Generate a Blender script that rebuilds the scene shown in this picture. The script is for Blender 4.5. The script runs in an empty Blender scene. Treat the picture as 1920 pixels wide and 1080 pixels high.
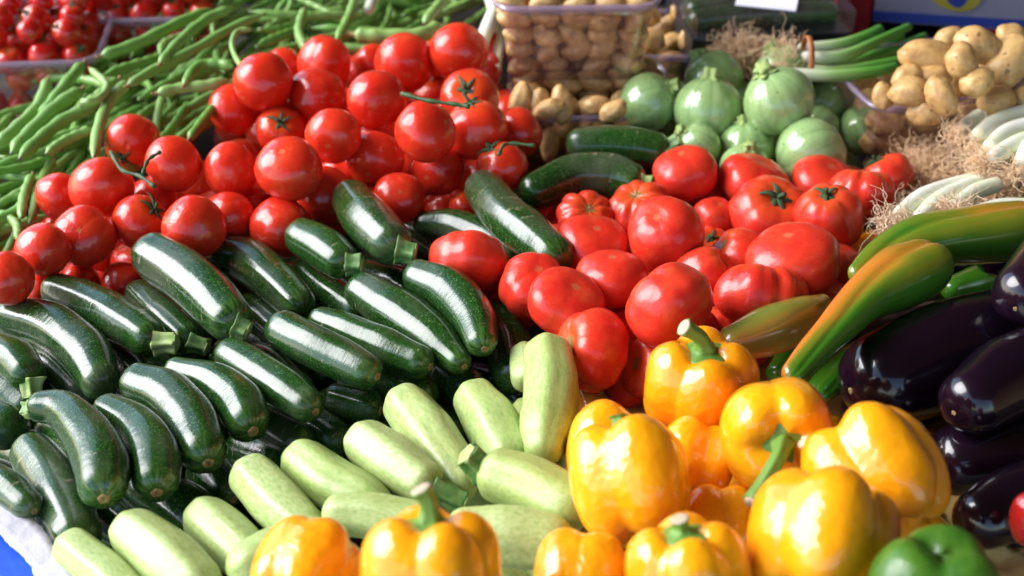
import bpy, math, random
import numpy as np
from mathutils import Vector, Matrix, noise
random.seed(7); rng = np.random.default_rng(7)
S = bpy.context.scene
PI = math.pi
# ------------------------------------------------------------------ camera, light, exposure
FPX = 2667.0; PITCH = math.radians(34.9); CH = 0.73
cam_d = bpy.data.cameras.new('camera'); cam = bpy.data.objects.new('camera', cam_d); S.collection.objects.link(cam)
cam_d.sensor_width = 36; cam_d.lens = FPX / 1920 * 36; cam_d.clip_start = 0.02; cam_d.clip_end = 100
cam.location = (0, 0, CH); cam.rotation_euler = (PI / 2 - PITCH, 0, 0)
cam_d.dof.use_dof = True; cam_d.dof.focus_distance = 1.13; cam_d.dof.aperture_fstop = 5.0
S.camera = cam
SUN_EL, SUN_AZ = math.radians(37), math.radians(-82)      # azimuth from +Y, negative = left
w = bpy.data.worlds.new('World'); S.world = w; w.use_nodes = True
wn = w.node_tree.nodes; wl = w.node_tree.links
sky = wn.new('ShaderNodeTexSky'); sky.sky_type = 'NISHITA'; sky.sun_disc = False
sky.sun_elevation = SUN_EL; sky.sun_rotation = SUN_AZ
bg = wn['Background']; bg.inputs[1].default_value = 0.15; wl.new(sky.outputs[0], bg.inputs[0])
sd = bpy.data.lights.new('sun', 'SUN'); so = bpy.data.objects.new('sun', sd); S.collection.objects.link(so)
sd.energy = 2.3; sd.angle = math.radians(46); sd.color = (.98, .98, 1.0)
sdir = Vector((math.cos(SUN_EL) * math.sin(SUN_AZ), math.cos(SUN_EL) * math.cos(SUN_AZ), math.sin(SUN_EL)))
so.rotation_euler = sdir.to_track_quat('Z', 'Y').to_euler(); so.location = (-3, 0, 3)
S.view_settings.view_transform = 'Standard'; S.view_settings.look = 'None'
S.view_settings.exposure = 1.33; S.view_settings.gamma = 1; S.view_settings.use_curve_mapping = False
S.cycles.max_bounces = 8; S.cycles.transparent_max_bounces = 12

# ------------------------------------------------------------------ projection helpers
C = np.array([0, 0, CH]); RT = np.array([1., 0, 0])
FW = np.array([0, math.cos(PITCH), -math.sin(PITCH)]); UP = np.array([0, math.sin(PITCH), math.cos(PITCH)])
def ray(x, y): return RT * ((x - 960) / FPX) + UP * ((540 - y) / FPX) + FW
def zat(x, y, H): return (H - CH) / ray(x, y)[2]           # depth at which the pixel ray reaches height H
def P(x, y, H=0.0): return C + ray(x, y) * zat(x, y, H)
def Pz(x, y, z): return C + ray(x, y) * z
def proj(p):
    d = np.asarray(p) - C; z = d @ FW
    return 960 + FPX * (d @ RT) / z, 540 - FPX * (d @ UP) / z, z
def cv(a, b, c): v = a * RT + b * UP - c * FW; return v / np.linalg.norm(v)   # direction: right, up, toward viewer

# ------------------------------------------------------------------ materials
def mat(name):
    m = bpy.data.materials.new(name); m.use_nodes = True
    return m, m.node_tree.nodes, m.node_tree.links, m.node_tree.nodes['Principled BSDF']
def N(n, t, **kw):
    x = n.new(t)
    for k, v in kw.items():
        if k.startswith('i_'): x.inputs[k[2:].replace('_', ' ')].default_value = v
        else: setattr(x, k, v)
    return x
def ramp(n, pts, interp='LINEAR'):
    r = n.new('ShaderNodeValToRGB'); r.color_ramp.interpolation = interp
    e = r.color_ramp.elements
    while len(e) < len(pts): e.new(0.5)
    for q, (p, c) in zip(e, pts): q.position = p; q.color = (*c, 1) if len(c) == 3 else c
    return r
def mixc(n, l, fac, a, b, blend='MIX'):
    m = n.new('ShaderNodeMix'); m.data_type = 'RGBA'; m.blend_type = blend
    for s, v in ((m.inputs[0], fac), (m.inputs[6], a), (m.inputs[7], b)):
        if hasattr(v, 'is_linked') or hasattr(v, 'links'): l.new(v, s)
        elif isinstance(v, (int, float)): s.default_value = v
        else: s.default_value = (*v, 1)
    return m.outputs[2]
def bump(n, l, h, strength=0.2, dist=0.001):
    b = n.new('ShaderNodeBump'); b.inputs['Strength'].default_value = strength; b.inputs['Distance'].default_value = dist
    l.new(h, b.inputs['Height']); return b.outputs[0]
def math_(n, l, op, a, b=None):
    m = n.new('ShaderNodeMath'); m.operation = op
    for s, v in ((m.inputs[0], a), (m.inputs[1], b)):
        if v is None: continue
        if isinstance(v, (int, float)): s.default_value = v
        else: l.new(v, s)
    return m.outputs[0]
def noise_(n, l, vec, scale, detail=3, rough=.5):
    t = N(n, 'ShaderNodeTexNoise'); t.inputs['Scale'].default_value = scale; t.inputs['Detail'].default_value = detail
    t.inputs['Roughness'].default_value = rough
    if vec is not None: l.new(vec, t.inputs['Vector'])
    return t.outputs['Fac']
def uvmap(n, l, su, sv, seed=True):
    u = N(n, 'ShaderNodeUVMap'); m = N(n, 'ShaderNodeMapping'); m.inputs['Scale'].default_value = (su, sv, 1)
    l.new(u.outputs[0], m.inputs[0])
    if seed:
        oi = N(n, 'ShaderNodeObjectInfo'); c = N(n, 'ShaderNodeCombineXYZ')
        l.new(math_(n, l, 'MULTIPLY', oi.outputs['Random'], 37.0), c.inputs[2]); l.new(c.outputs[0], m.inputs['Location'])
    return m.outputs[0]
def objvec(n, l):
    tc = N(n, 'ShaderNodeTexCoord'); oi = N(n, 'ShaderNodeObjectInfo')
    a = N(n, 'ShaderNodeVectorMath', operation='ADD'); l.new(tc.outputs['Object'], a.inputs[0])
    l.new(math_(n, l, 'MULTIPLY', oi.outputs['Random'], 19.0), a.inputs[1]); return a.outputs[0], oi.outputs['Random']

def coat(b, w=.8, r=.10, sp=.7):
    b.inputs['Coat Weight'].default_value = w; b.inputs['Coat Roughness'].default_value = r; b.inputs['Specular IOR Level'].default_value = sp
def m_tomato(name, c1, c2, c3, rough=.2, cw=.5, cr=.06):
    m, n, l, b = mat(name); v, rnd = objvec(n, l)
    col = mixc(n, l, rnd, c1, c2)
    nz = noise_(n, l, v, 1.6, 3)
    col = mixc(n, l, math_(n, l, 'MULTIPLY', ramp_out(n, l, nz, .45, .8), .45), col, c3)
    dull = ramp_out(n, l, noise_(n, l, v, 1.1, 5, .6), .60, .74)
    col = mixc(n, l, math_(n, l, 'MULTIPLY', dull, .25), col, (.74, .20, .06))
    sp = noise_(n, l, v, 28, 2)
    col = mixc(n, l, math_(n, l, 'MULTIPLY', ramp_out(n, l, sp, .62, .78), .25), col, (.9, .35, .08))
    uu = N(n, 'ShaderNodeUVMap'); us = N(n, 'ShaderNodeSeparateXYZ'); l.new(uu.outputs[0], us.inputs[0])
    edge = math_(n, l, 'MULTIPLY', math_(n, l, 'SUBTRACT', noise_(n, l, v, 14, 3), .5), .05)
    vv = math_(n, l, 'ADD', us.outputs[1], edge)
    col = mixc(n, l, math_(n, l, 'MULTIPLY', ramp_out(n, l, vv, .70, .95), .35), col, (.72, .16, .02))
    col = mixc(n, l, math_(n, l, 'MULTIPLY', ramp_out(n, l, vv, .955, .975), .8), col, (.22, .17, .05))
    col = mixc(n, l, math_(n, l, 'MULTIPLY', ramp_out(n, l, vv, .022, .008), .5), col, (.42, .20, .08))
    l.new(col, b.inputs['Base Color'])
    rr = math_(n, l, 'ADD', math_(n, l, 'MULTIPLY', noise_(n, l, v, 4, 4), .16), rough - .08); l.new(rr, b.inputs['Roughness'])
    coat(b, cw, cr, .35); b.inputs['Subsurface Weight'].default_value = .15; b.inputs['Subsurface Radius'].default_value = (.6, .1, .04)
    b.inputs['Subsurface Scale'].default_value = .01
    l.new(bump(n, l, noise_(n, l, v, 3, 3), .25, .003), b.inputs['Normal'])
    return m
def ramp_out(n, l, src, a, b_):
    r = N(n, 'ShaderNodeMapRange'); r.inputs['From Min'].default_value = a; r.inputs['From Max'].default_value = b_
    l.new(src, r.inputs['Value']); return r.outputs[0]

M = {}
M['tomato'] = m_tomato('tomato_skin', (.67, .030, .011), (.56, .018, .008), (.74, .08, .016), .24, .4, .09)
M['beef'] = m_tomato('beef_tomato_skin', (.71, .036, .018), (.62, .024, .013), (.76, .10, .03), .30, .3, .2)
M['cherry'] = m_tomato('cherry_tomato_skin', (.64, .016, .010), (.52, .010, .008), (.6, .02, .01), .12)

def m_zuc():
    m, n, l, b = mat('dark_courgette_skin')
    uv = uvmap(n, l, 11, 30); uv2 = uvmap(n, l, 3, 14); v, rnd = objvec(n, l)
    base = mixc(n, l, rnd, (.007, .034, .005), (.013, .052, .008))
    streak = ramp_out(n, l, noise_(n, l, uvmap(n, l, 22, 9), 3, 4), .42, .72)
    col = mixc(n, l, math_(n, l, 'MULTIPLY', streak, .75), base, (.024, .080, .014))
    vo = N(n, 'ShaderNodeTexVoronoi'); l.new(uv, vo.inputs['Vector']); vo.inputs['Scale'].default_value = 5.0
    dots = ramp_out(n, l, vo.outputs['Distance'], .34, .12)
    msk = ramp_out(n, l, noise_(n, l, uv2, 3, 3), .36, .62)
    col = mixc(n, l, math_(n, l, 'MULTIPLY', math_(n, l, 'MULTIPLY', dots, msk), .85), col, (.19, .36, .09))
    su_ = N(n, 'ShaderNodeUVMap'); sx_ = N(n, 'ShaderNodeSeparateXYZ'); l.new(su_.outputs[0], sx_.inputs[0])
    endm = math_(n, l, 'MULTIPLY', ramp_out(n, l, sx_.outputs[1], .80, .97), ramp_out(n, l, noise_(n, l, uvmap(n, l, 16, 3), 3, 4), .42, .62))
    col = mixc(n, l, math_(n, l, 'MULTIPLY', endm, .7), col, (.09, .20, .03))
    # grey-brown waxy bloom with some grey sky reflection painted in; dry scars
    bl = ramp_out(n, l, noise_(n, l, v, 22, 3), .48, .72)
    col = mixc(n, l, math_(n, l, 'MULTIPLY', bl, .45), col, (.12, .12, .085))
    sc = ramp_out(n, l, noise_(n, l, uvmap(n, l, 3, 9), 2.2, 6, .66), .63, .72)
    col = mixc(n, l, math_(n, l, 'MULTIPLY', sc, .6), col, (.42, .34, .22))
    l.new(col, b.inputs['Base Color'])
    r = math_(n, l, 'ADD', math_(n, l, 'MULTIPLY', ramp_out(n, l, noise_(n, l, v, 45, 6, .7), .46, .72), .34), .05)
    r = math_(n, l, 'ADD', r, math_(n, l, 'MULTIPLY', sc, .3)); l.new(r, b.inputs['Roughness'])
    h = math_(n, l, 'ADD', math_(n, l, 'MULTIPLY', dots, .25), noise_(n, l, uvmap(n, l, 8, 60), 2.5, 5, .6))
    h = math_(n, l, 'ADD', h, math_(n, l, 'MULTIPLY', noise_(n, l, v, 55, 3), 1.2))
    l.new(bump(n, l, h, .22, .0012), b.inputs['Normal']); coat(b, .65, .04, .3)
    h2 = math_(n, l, 'ADD', noise_(n, l, v, 50, 3), math_(n, l, 'MULTIPLY', noise_(n, l, uvmap(n, l, 4, 30), 2, 3), .35)); l.new(bump(n, l, h2, .5, .0018), b.inputs['Coat Normal'])
    return m
M['zuc'] = m_zuc()
def m_pale():
    m, n, l, b = mat('pale_courgette_skin'); uv = uvmap(n, l, 14, 38); v, rnd = objvec(n, l)
    base = mixc(n, l, rnd, (.38, .48, .145), (.45, .53, .21))
    st = ramp_out(n, l, noise_(n, l, uvmap(n, l, 26, 12), 2, 3), .4, .7)
    col = mixc(n, l, math_(n, l, 'MULTIPLY', st, .8), base, (.23, .37, .07))
    vo = N(n, 'ShaderNodeTexVoronoi'); l.new(uv, vo.inputs['Vector']); vo.inputs['Scale'].default_value = 4.5
    dots = ramp_out(n, l, vo.outputs['Distance'], .3, .1)
    col = mixc(n, l, math_(n, l, 'MULTIPLY', dots, .7), col, (.62, .70, .38))
    yb = ramp_out(n, l, noise_(n, l, v, 14, 3), .55, .8)
    col = mixc(n, l, math_(n, l, 'MULTIPLY', yb, .35), col, (.55, .50, .15))
    sc = ramp_out(n, l, noise_(n, l, uvmap(n, l, 3.2, 8), 2.0, 6, .7), .64, .71)
    col = mixc(n, l, math_(n, l, 'MULTIPLY', sc, .75), col, (.16, .15, .05))
    l.new(col, b.inputs['Base Color'])
    r = math_(n, l, 'ADD', math_(n, l, 'MULTIPLY', noise_(n, l, v, 90, 4), .25), .24); l.new(r, b.inputs['Roughness'])
    h = math_(n, l, 'ADD', noise_(n, l, uvmap(n, l, 10, 70), 3, 5, .6), math_(n, l, 'MULTIPLY', noise_(n, l, v, 40, 3), 1.2))
    l.new(bump(n, l, h, .3, .001), b.inputs['Normal'])
    coat(b, .3, .12, .45); b.inputs['Subsurface Weight'].default_value = .08; b.inputs['Subsurface Scale'].default_value = .006
    return m
M['pale'] = m_pale()
def m_round():
    m, n, l, b = mat('round_courgette_skin'); v, rnd = objvec(n, l)
    base = mixc(n, l, rnd, (.25, .42, .145), (.30, .45, .17))
    vo = N(n, 'ShaderNodeTexVoronoi'); l.new(v, vo.inputs['Vector']); vo.inputs['Scale'].default_value = 13
    dots = ramp_out(n, l, vo.outputs['Distance'], .32, .12)
    col = mixc(n, l, math_(n, l, 'MULTIPLY', dots, .35), base, (.38, .50, .26))
    u = N(n, 'ShaderNodeUVMap'); wv = N(n, 'ShaderNodeTexWave'); mp = N(n, 'ShaderNodeMapping')
    mp.inputs['Scale'].default_value = (10, .3, 1); l.new(u.outputs[0], mp.inputs[0]); l.new(mp.outputs[0], wv.inputs[0])
    wv.inputs['Scale'].default_value = .314; wv.inputs['Distortion'].default_value = 3.5
    ln = ramp_out(n, l, wv.outputs['Fac'], .86, 1.0)
    col = mixc(n, l, math_(n, l, 'MULTIPLY', ln, .30), col, (.12, .24, .07))
    y = ramp_out(n, l, noise_(n, l, v, .9, 2), .5, .75); col = mixc(n, l, math_(n, l, 'MULTIPLY', y, .35), col, (.28, .33, .11))
    sp = ramp_out(n, l, noise_(n, l, v, 7, 2), .68, .72); col = mixc(n, l, math_(n, l, 'MULTIPLY', sp, .8), col, (.04, .08, .02))
    l.new(col, b.inputs['Base Color']); b.inputs['Roughness'].default_value = .2; coat(b, .5, .1, .6)
    l.new(bump(n, l, noise_(n, l, v, 3, 3), .35, .003), b.inputs['Normal'])
    return m
M['round'] = m_round()
def m_pepper():
    m, n, l, b = mat('yellow_pepper_skin'); v, rnd = objvec(n, l)
    col = mixc(n, l, rnd, (.92, .40, .006), (.90, .32, .005))
    nz = ramp_out(n, l, noise_(n, l, v, 1.1, 2), .42, .75); col = mixc(n, l, math_(n, l, 'MULTIPLY', nz, .45), col, (.86, .24, .005))
    l.new(col, b.inputs['Base Color'])
    r = math_(n, l, 'ADD', math_(n, l, 'MULTIPLY', noise_(n, l, v, 3, 3), .16), .16); coat(b, .65, .04, .4); l.new(r, b.inputs['Roughness'])
    b.inputs['Subsurface Weight'].default_value = .18; b.inputs['Subsurface Radius'].default_value = (1, .35, .03); b.inputs['Subsurface Scale'].default_value = .012
    h = math_(n, l, 'ADD', noise_(n, l, v, 2.4, 2), math_(n, l, 'MULTIPLY', noise_(n, l, v, 60, 2), .006))
    l.new(bump(n, l, h, .38, .006), b.inputs['Normal'])
    return m
M['pepper'] = m_pepper()
def m_simple(name, c1, c2, rough=.4, scale=40, bs=.2, bd=.001, spec=.5, sss=0, lo=.35, hi=.65):
    m, n, l, b = mat(name); v, rnd = objvec(n, l)
    col = mixc(n, l, ramp_out(n, l, noise_(n, l, v, scale, 4), lo, hi), c1, c2)
    l.new(col, b.inputs['Base Color'])
    r = math_(n, l, 'ADD', math_(n, l, 'MULTIPLY', noise_(n, l, v, scale * 3, 3), .16), max(rough - .08, .02)); l.new(r, b.inputs['Roughness'])
    l.new(bump(n, l, noise_(n, l, v, scale * 2, 4), bs, bd), b.inputs['Normal'])
    b.inputs['Specular IOR Level'].default_value = spec
    if rough <= .25: coat(b, .7, .1, .6)
    if sss: b.inputs['Subsurface Weight'].default_value = sss; b.inputs['Subsurface Scale'].default_value = .006
    return m
M['green_pepper'] = m_simple('green_pepper_skin', (.030, .11, .010), (.07, .17, .014), .32, 1.5, .5, .004)
M['long_green'] = m_simple('green_long_pepper_skin', (.045, .22, .012), (.075, .28, .016), .22, 18)
M['red_pepper'] = m_simple('red_pepper_skin', (.6, .012, .01), (.5, .01, .01), .18, 1.5, .5, .004)
def m_turn(name, amt, cc=((.05, .17, .012), (.18, .19, .014), (.62, .17, .02)), side=1):
    m, n, l, b = mat(name)
    v = uvmap(n, l, 2.6, .9)
    su = N(n, 'ShaderNodeUVMap'); sx = N(n, 'ShaderNodeSeparateXYZ'); l.new(su.outputs[0], sx.inputs[0])
    sw = math_(n, l, 'MULTIPLY', math_(n, l, 'SINE', math_(n, l, 'MULTIPLY', sx.outputs[0], 6.2832)), -.16 * side)
    f = math_(n, l, 'ADD', noise_(n, l, v, 1.2, 4, .6), sw); coat(b, .5, .08, .5)
    r = ramp(n, [(.30 + amt, cc[0]), (.47 + amt, cc[1]), (.66 + amt, cc[2])]); l.new(f, r.inputs[0])
    l.new(r.outputs[0], b.inputs['Base Color']); b.inputs['Roughness'].default_value = .22
    ov, _ = objvec(n, l); l.new(bump(n, l, noise_(n, l, ov, 40, 3), .2, .0015), b.inputs['Normal'])
    return m
M['turning'] = m_turn('turning_pepper_skin', .03, side=-1); M['olive_turning'] = m_turn('olive_pepper_skin', .06, ((.12, .20, .03), (.26, .19, .03), (.55, .14, .02)))
M['greenish'] = m_turn('mostly_green_pepper_skin', .12, side=0)
def m_aub():
    m, n, l, b = mat('aubergine_skin'); v, rnd = objvec(n, l)
    l.new(mixc(n, l, ramp_out(n, l, noise_(n, l, v, 12, 2), .4, .7), (.006, .0022, .007), (.012, .0035, .010)), b.inputs['Base Color'])
    r = math_(n, l, 'ADD', math_(n, l, 'MULTIPLY', noise_(n, l, v, 60, 4), .16), .15); coat(b, .8, .09, .25); l.new(r, b.inputs['Roughness'])
    h = math_(n, l, 'ADD', noise_(n, l, v, 35, 4), math_(n, l, 'MULTIPLY', noise_(n, l, v, 300, 3), .06))
    l.new(bump(n, l, h, .25, .0012), b.inputs['Normal'])
    sp = ramp_out(n, l, noise_(n, l, v, 420, 1), .80, .83)
    return m
M['aub'] = m_aub()
M['stem'] = m_simple('green_stem', (.07, .18, .035), (.19, .30, .09), .5, 120, .5, .001)
M['pep_stem'] = m_simple('pepper_stem', (.09, .24, .03), (.20, .36, .06), .35, 100, .3, .001)
M['stem_pale'] = m_simple('pale_green_stem', (.26, .40, .09), (.42, .50, .18), .5, 120, .5, .001)
M['vine'] = m_simple('tomato_calyx', (.018, .055, .014), (.05, .10, .025), .6, 150, .5, .001)
M['scar'] = m_simple('tan_blossom_scar', (.40, .27, .10), (.22, .13, .05), .7, 300, .5, .0006)
M['cork'] = m_simple('pale_cut_stem_end', (.62, .52, .38), (.45, .33, .2), .7, 300, .5, .0006)
def m_potato():
    m, n, l, b = mat('potato_skin'); v, rnd = objvec(n, l)
    col = mixc(n, l, rnd, (.68, .43, .16), (.56, .33, .115))
    col = mixc(n, l, math_(n, l, 'MULTIPLY', ramp_out(n, l, noise_(n, l, v, 1.8, 5), .42, .7), .7), col, (.33, .15, .05))
    col = mixc(n, l, math_(n, l, 'MULTIPLY', ramp_out(n, l, noise_(n, l, v, 2.2, 3), .66, .72), .8), col, (.13, .06, .02))
    l.new(col, b.inputs['Base Color']); b.inputs['Roughness'].default_value = .42
    l.new(bump(n, l, noise_(n, l, v, 5, 5), .5, .0012), b.inputs['Normal']); return m
M['potato'] = m_potato()
def m_bean():
    m, n, l, b = mat('green_bean_skin'); v, rnd = objvec(n, l)
    col = mixc(n, l, rnd, (.13, .31, .045), (.25, .42, .11))
    col = mixc(n, l, math_(n, l, 'MULTIPLY', ramp_out(n, l, noise_(n, l, v, 30, 3), .45, .75), .5), col, (.28, .42, .14))
    u = N(n, 'ShaderNodeUVMap'); s = N(n, 'ShaderNodeSeparateXYZ'); l.new(u.outputs[0], s.inputs[0])
    br = ramp_out(n, l, noise_(n, l, v, 70, 2), .68, .74); col = mixc(n, l, math_(n, l, 'MULTIPLY', br, .55), col, (.16, .14, .06))
    tip = ramp_out(n, l, s.outputs[1], .965, .99); col = mixc(n, l, tip, col, (.10, .08, .05))
    tip2 = ramp_out(n, l, s.outputs[1], .06, .0); col = mixc(n, l, math_(n, l, 'MULTIPLY', tip2, .6), col, (.30, .36, .14))
    l.new(col, b.inputs['Base Color']); b.inputs['Roughness'].default_value = .36
    l.new(bump(n, l, noise_(n, l, v, 90, 3), .25, .001), b.inputs['Normal']); return m
M['bean'] = m_bean()
def m_onion():
    m, n, l, b = mat('spring_onion_stalk'); u = N(n, 'ShaderNodeUVMap'); s = N(n, 'ShaderNodeSeparateXYZ'); l.new(u.outputs[0], s.inputs[0])
    st = noise_(n, l, uvmap(n, l, 18, 1), 2, 3)
    f = math_(n, l, 'ADD', s.outputs[1], math_(n, l, 'MULTIPLY', math_(n, l, 'SUBTRACT', st, .5), .35))
    r = ramp(n, [(.0, (.74, .70, .58)), (.12, (.66, .70, .50)), (.34, (.30, .50, .15)), (.60, (.10, .34, .04)), (1, (.06, .24, .03))]); l.new(f, r.inputs[0])
    l.new(r.outputs[0], b.inputs['Base Color']); b.inputs['Roughness'].default_value = .35
    b.inputs['Subsurface Weight'].default_value = .1; b.inputs['Subsurface Scale'].default_value = .005
    l.new(bump(n, l, st, .3, .001), b.inputs['Normal']); return m
M['onion'] = m_onion()
M['white_onion'] = m_simple('white_onion_stalk', (.82, .81, .70), (.68, .74, .48), .35, 30, .2, .001)
M['root'] = m_simple('onion_roots', (.86, .62, .38), (.74, .48, .27), .7, 200)
M['root_pale'] = m_simple('pale_onion_roots', (.86, .68, .48), (.7, .46, .28), .7, 200)
def m_plastic(name, tint, op=.12, gl=.08):
    m, n, l, b = mat(name); n.remove(b); out = n['Material Output']
    tr = N(n, 'ShaderNodeBsdfTransparent'); tr.inputs[0].default_value = (*tint, 1)
    g = N(n, 'ShaderNodeBsdfGlossy'); g.inputs['Roughness'].default_value = gl
    d = N(n, 'ShaderNodeBsdfDiffuse'); d.inputs[0].default_value = (.55, .42, .55, 1)
    lw = N(n, 'ShaderNodeLayerWeight'); lw.inputs[0].default_value = .35
    m1 = N(n, 'ShaderNodeMixShader'); m1.inputs[0].default_value = op; l.new(tr.outputs[0], m1.inputs[1]); l.new(d.outputs[0], m1.inputs[2])
    m2 = N(n, 'ShaderNodeMixShader'); l.new(math_(n, l, 'ADD', math_(n, l, 'MULTIPLY', lw.outputs['Fresnel'], .3), .02), m2.inputs[0])
    l.new(m1.outputs[0], m2.inputs[1]); l.new(g.outputs[0], m2.inputs[2])
    tc = N(n, 'ShaderNodeTexCoord'); bp = bump(n, l, noise_(n, l, tc.outputs['Object'], 60, 3), .25, .001); l.new(bp, g.inputs['Normal'])
    l.new(m2.outputs[0], out.inputs[0]); return m
M['plastic'] = m_plastic('clear_plastic', (.985, .95, .97), .02); M['rim'] = m_plastic('clear_plastic_rim', (.86, .82, .87), .28)
M['film'] = m_plastic('clear_film', (.9, .9, .92), .03, .15)
M['table'] = m_simple('dark_stall_board', (.018, .013, .010), (.035, .024, .016), .7, 8)
M['ground'] = m_simple('dark_asphalt', (.03, .03, .032), (.05, .05, .05), .85, 60)
M['blue'] = m_simple('blue_plastic', (.008, .075, .62), (.012, .095, .70), .45, 60, .3)
M['paper'] = m_simple('white_paper', (.50, .48, .52), (.56, .53, .57), .8, 40, .6, .003)
M['yellow_paper'] = m_simple('yellow_paper', (.82, .58, .20), (.74, .48, .14), .7, 30, .6, .003)
M['black_crate'] = m_simple('black_plastic', (.008, .008, .010), (.014, .013, .016), .45, 40)
M['red_plastic'] = m_simple('red_plastic', (.42, .008, .010), (.28, .006, .008), .5, 10)
M['card_white'] = m_simple('printed_white_card', (.17, .16, .23), (.21, .20, .27), .8, 10)
M['print_blue'] = m_simple('blue_print', (.01, .03, .22), (.015, .04, .27), .8, 10)
M['print_yellow'] = m_simple('yellow_print', (.28, .22, .015), (.33, .26, .02), .8, 10)
M['label'] = m_simple('paper_label', (.80, .78, .90), (.84, .82, .92), .6, 10)
M['added_awning'] = m_simple('warm_bounce_canvas', (.34, .20, .11), (.38, .23, .13), .8, 10)  # invented brown, so the unseen canvas bounces warm light into the shade

# ------------------------------------------------------------------ mesh helpers
def ring_mesh(R, cap0=True, cap1=True):
    """R: (n, m, 3) rings -> verts, faces, per-loop uv"""
    n, m, _ = R.shape; V = list(R.reshape(-1, 3)); F = []; U = []
    for i in range(n - 1):
        v0, v1 = i / (n - 1), (i + 1) / (n - 1)
        for j in range(m):
            k = (j + 1) % m
            F.append((i * m + j, i * m + k, (i + 1) * m + k, (i + 1) * m + j))
            U += [(j / m, v0), ((j + 1) / m, v0), ((j + 1) / m, v1), (j / m, v1)]
    for on, i, v in ((cap0, 0, 0.), (cap1, n - 1, 1.)):
        if not on: continue
        c = len(V); V.append(R[i].mean(0))
        for j in range(m):
            k = (j + 1) % m
            a, b_ = (i * m + k, i * m + j) if i == 0 else (i * m + j, i * m + k)
            F.append((a, b_, c)); U += [((k if i == 0 else j) / m, v), ((j if i == 0 else k) / m, v), (j / m, v)]
    return V, F, U
def unit(VFU):
    V = np.array(VFU[0]); V[:, :2] -= (V[:, :2].max(0) + V[:, :2].min(0)) / 2; V = V / np.percentile(np.hypot(V[:, 0], V[:, 1]), 99); V[:, 2] -= (V[:, 2].max() + V[:, 2].min()) / 2
    return list(V), VFU[1], VFU[2]
def to_mesh(name, VFU, ms, smooth=True):
    V, F, U = VFU; me = bpy.data.meshes.new(name); me.from_pydata([tuple(map(float, v)) for v in V], [], F)
    if U:
        ul = me.uv_layers.new(name='UVMap'); ul.data.foreach_set('uv', np.array(U, dtype=np.float32).ravel())
    me.materials.append(M[ms])
    if smooth: me.polygons.foreach_set('use_smooth', [True] * len(F))
    me.update(); return me
def join_vfu(parts):
    V, F, U = [], [], []
    for v, f, u in parts:
        o = len(V); V += list(v); F += [tuple(i + o for i in q) for q in f]; U += list(u)
    return V, F, U
def link(name, me, parent=None, loc=None, mw=None):
    o = bpy.data.objects.new(name, me); S.collection.objects.link(o)
    if parent is not None: o.parent = parent
    if mw is not None: o.matrix_world = mw
    elif loc is not None: o.location = loc
    return o
def tag(o, label, cat, group=None, kind=None):
    if label: o['label'] = label
    if cat: o['category'] = cat
    if group: o['group'] = group
    if kind: o['kind'] = kind
    return o
def empty(name, loc): 
    e = bpy.data.objects.new(name, None); S.collection.objects.link(e); e.location = tuple(map(float, loc)); e.empty_display_size = .02; return e
def catmull(Pt, n):
    Pt = np.asarray(Pt, float)
    if len(Pt) == 2: Pt = np.array([Pt[0], (Pt[0] + Pt[1]) / 2, Pt[1]])
    Q = np.vstack([2 * Pt[0] - Pt[1], Pt, 2 * Pt[-1] - Pt[-2]]); out = []
    k = len(Pt) - 1
    for s in np.linspace(0, k, n):
        i = min(int(s), k - 1); t = s - i; p0, p1, p2, p3 = Q[i:i + 4]
        out.append(.5 * (2 * p1 + (p2 - p0) * t + (2 * p0 - 5 * p1 + 4 * p2 - p3) * t * t + (3 * p1 - p0 - 3 * p2 + p3) * t ** 3))
    return np.array(out)
def frames(Pt, upv=(0, 0, 1)):
    T = np.gradient(Pt, axis=0); T /= np.linalg.norm(T, axis=1)[:, None]
    u = np.array(upv, float); A = []
    for t in T:
        a = u - t * (u @ t); nn = np.linalg.norm(a)
        if nn < 1e-4: a = np.array([1., 0, 0]); nn = 1
        a /= nn; A.append(a); u = a
    A = np.array(A); B = np.cross(T, A); return T, A, B
def loft(Pt, Rd, m=24, sec=None, upv=(0, 0, 1), cap=(True, True), wob=0, seed=0):
    T, A, B = frames(Pt, upv); th = np.linspace(0, 2 * PI, m, endpoint=False) + PI
    n = len(Pt); R = np.zeros((n, m, 3))
    for i in range(n):
        s = sec(i / (n - 1), th) if sec else 1.0
        r = (Rd[i] * s)[:, None] if sec else np.full((m, 1), Rd[i])
        R[i] = Pt[i] + r * (np.cos(th)[:, None] * A[i] + np.sin(th)[:, None] * B[i])
    if wob:
        sc = 1.0 / (max(Rd) * 1.6)
        for i in range(n):
            for j in range(m):
                p = R[i, j]; d = p - Pt[i]
                f = noise.noise(Vector(p * sc) + Vector((seed * 7.3, seed * 1.7, 0)))
                R[i, j] = Pt[i] + d * (1 + wob * f)
    return ring_mesh(R, *cap)
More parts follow.
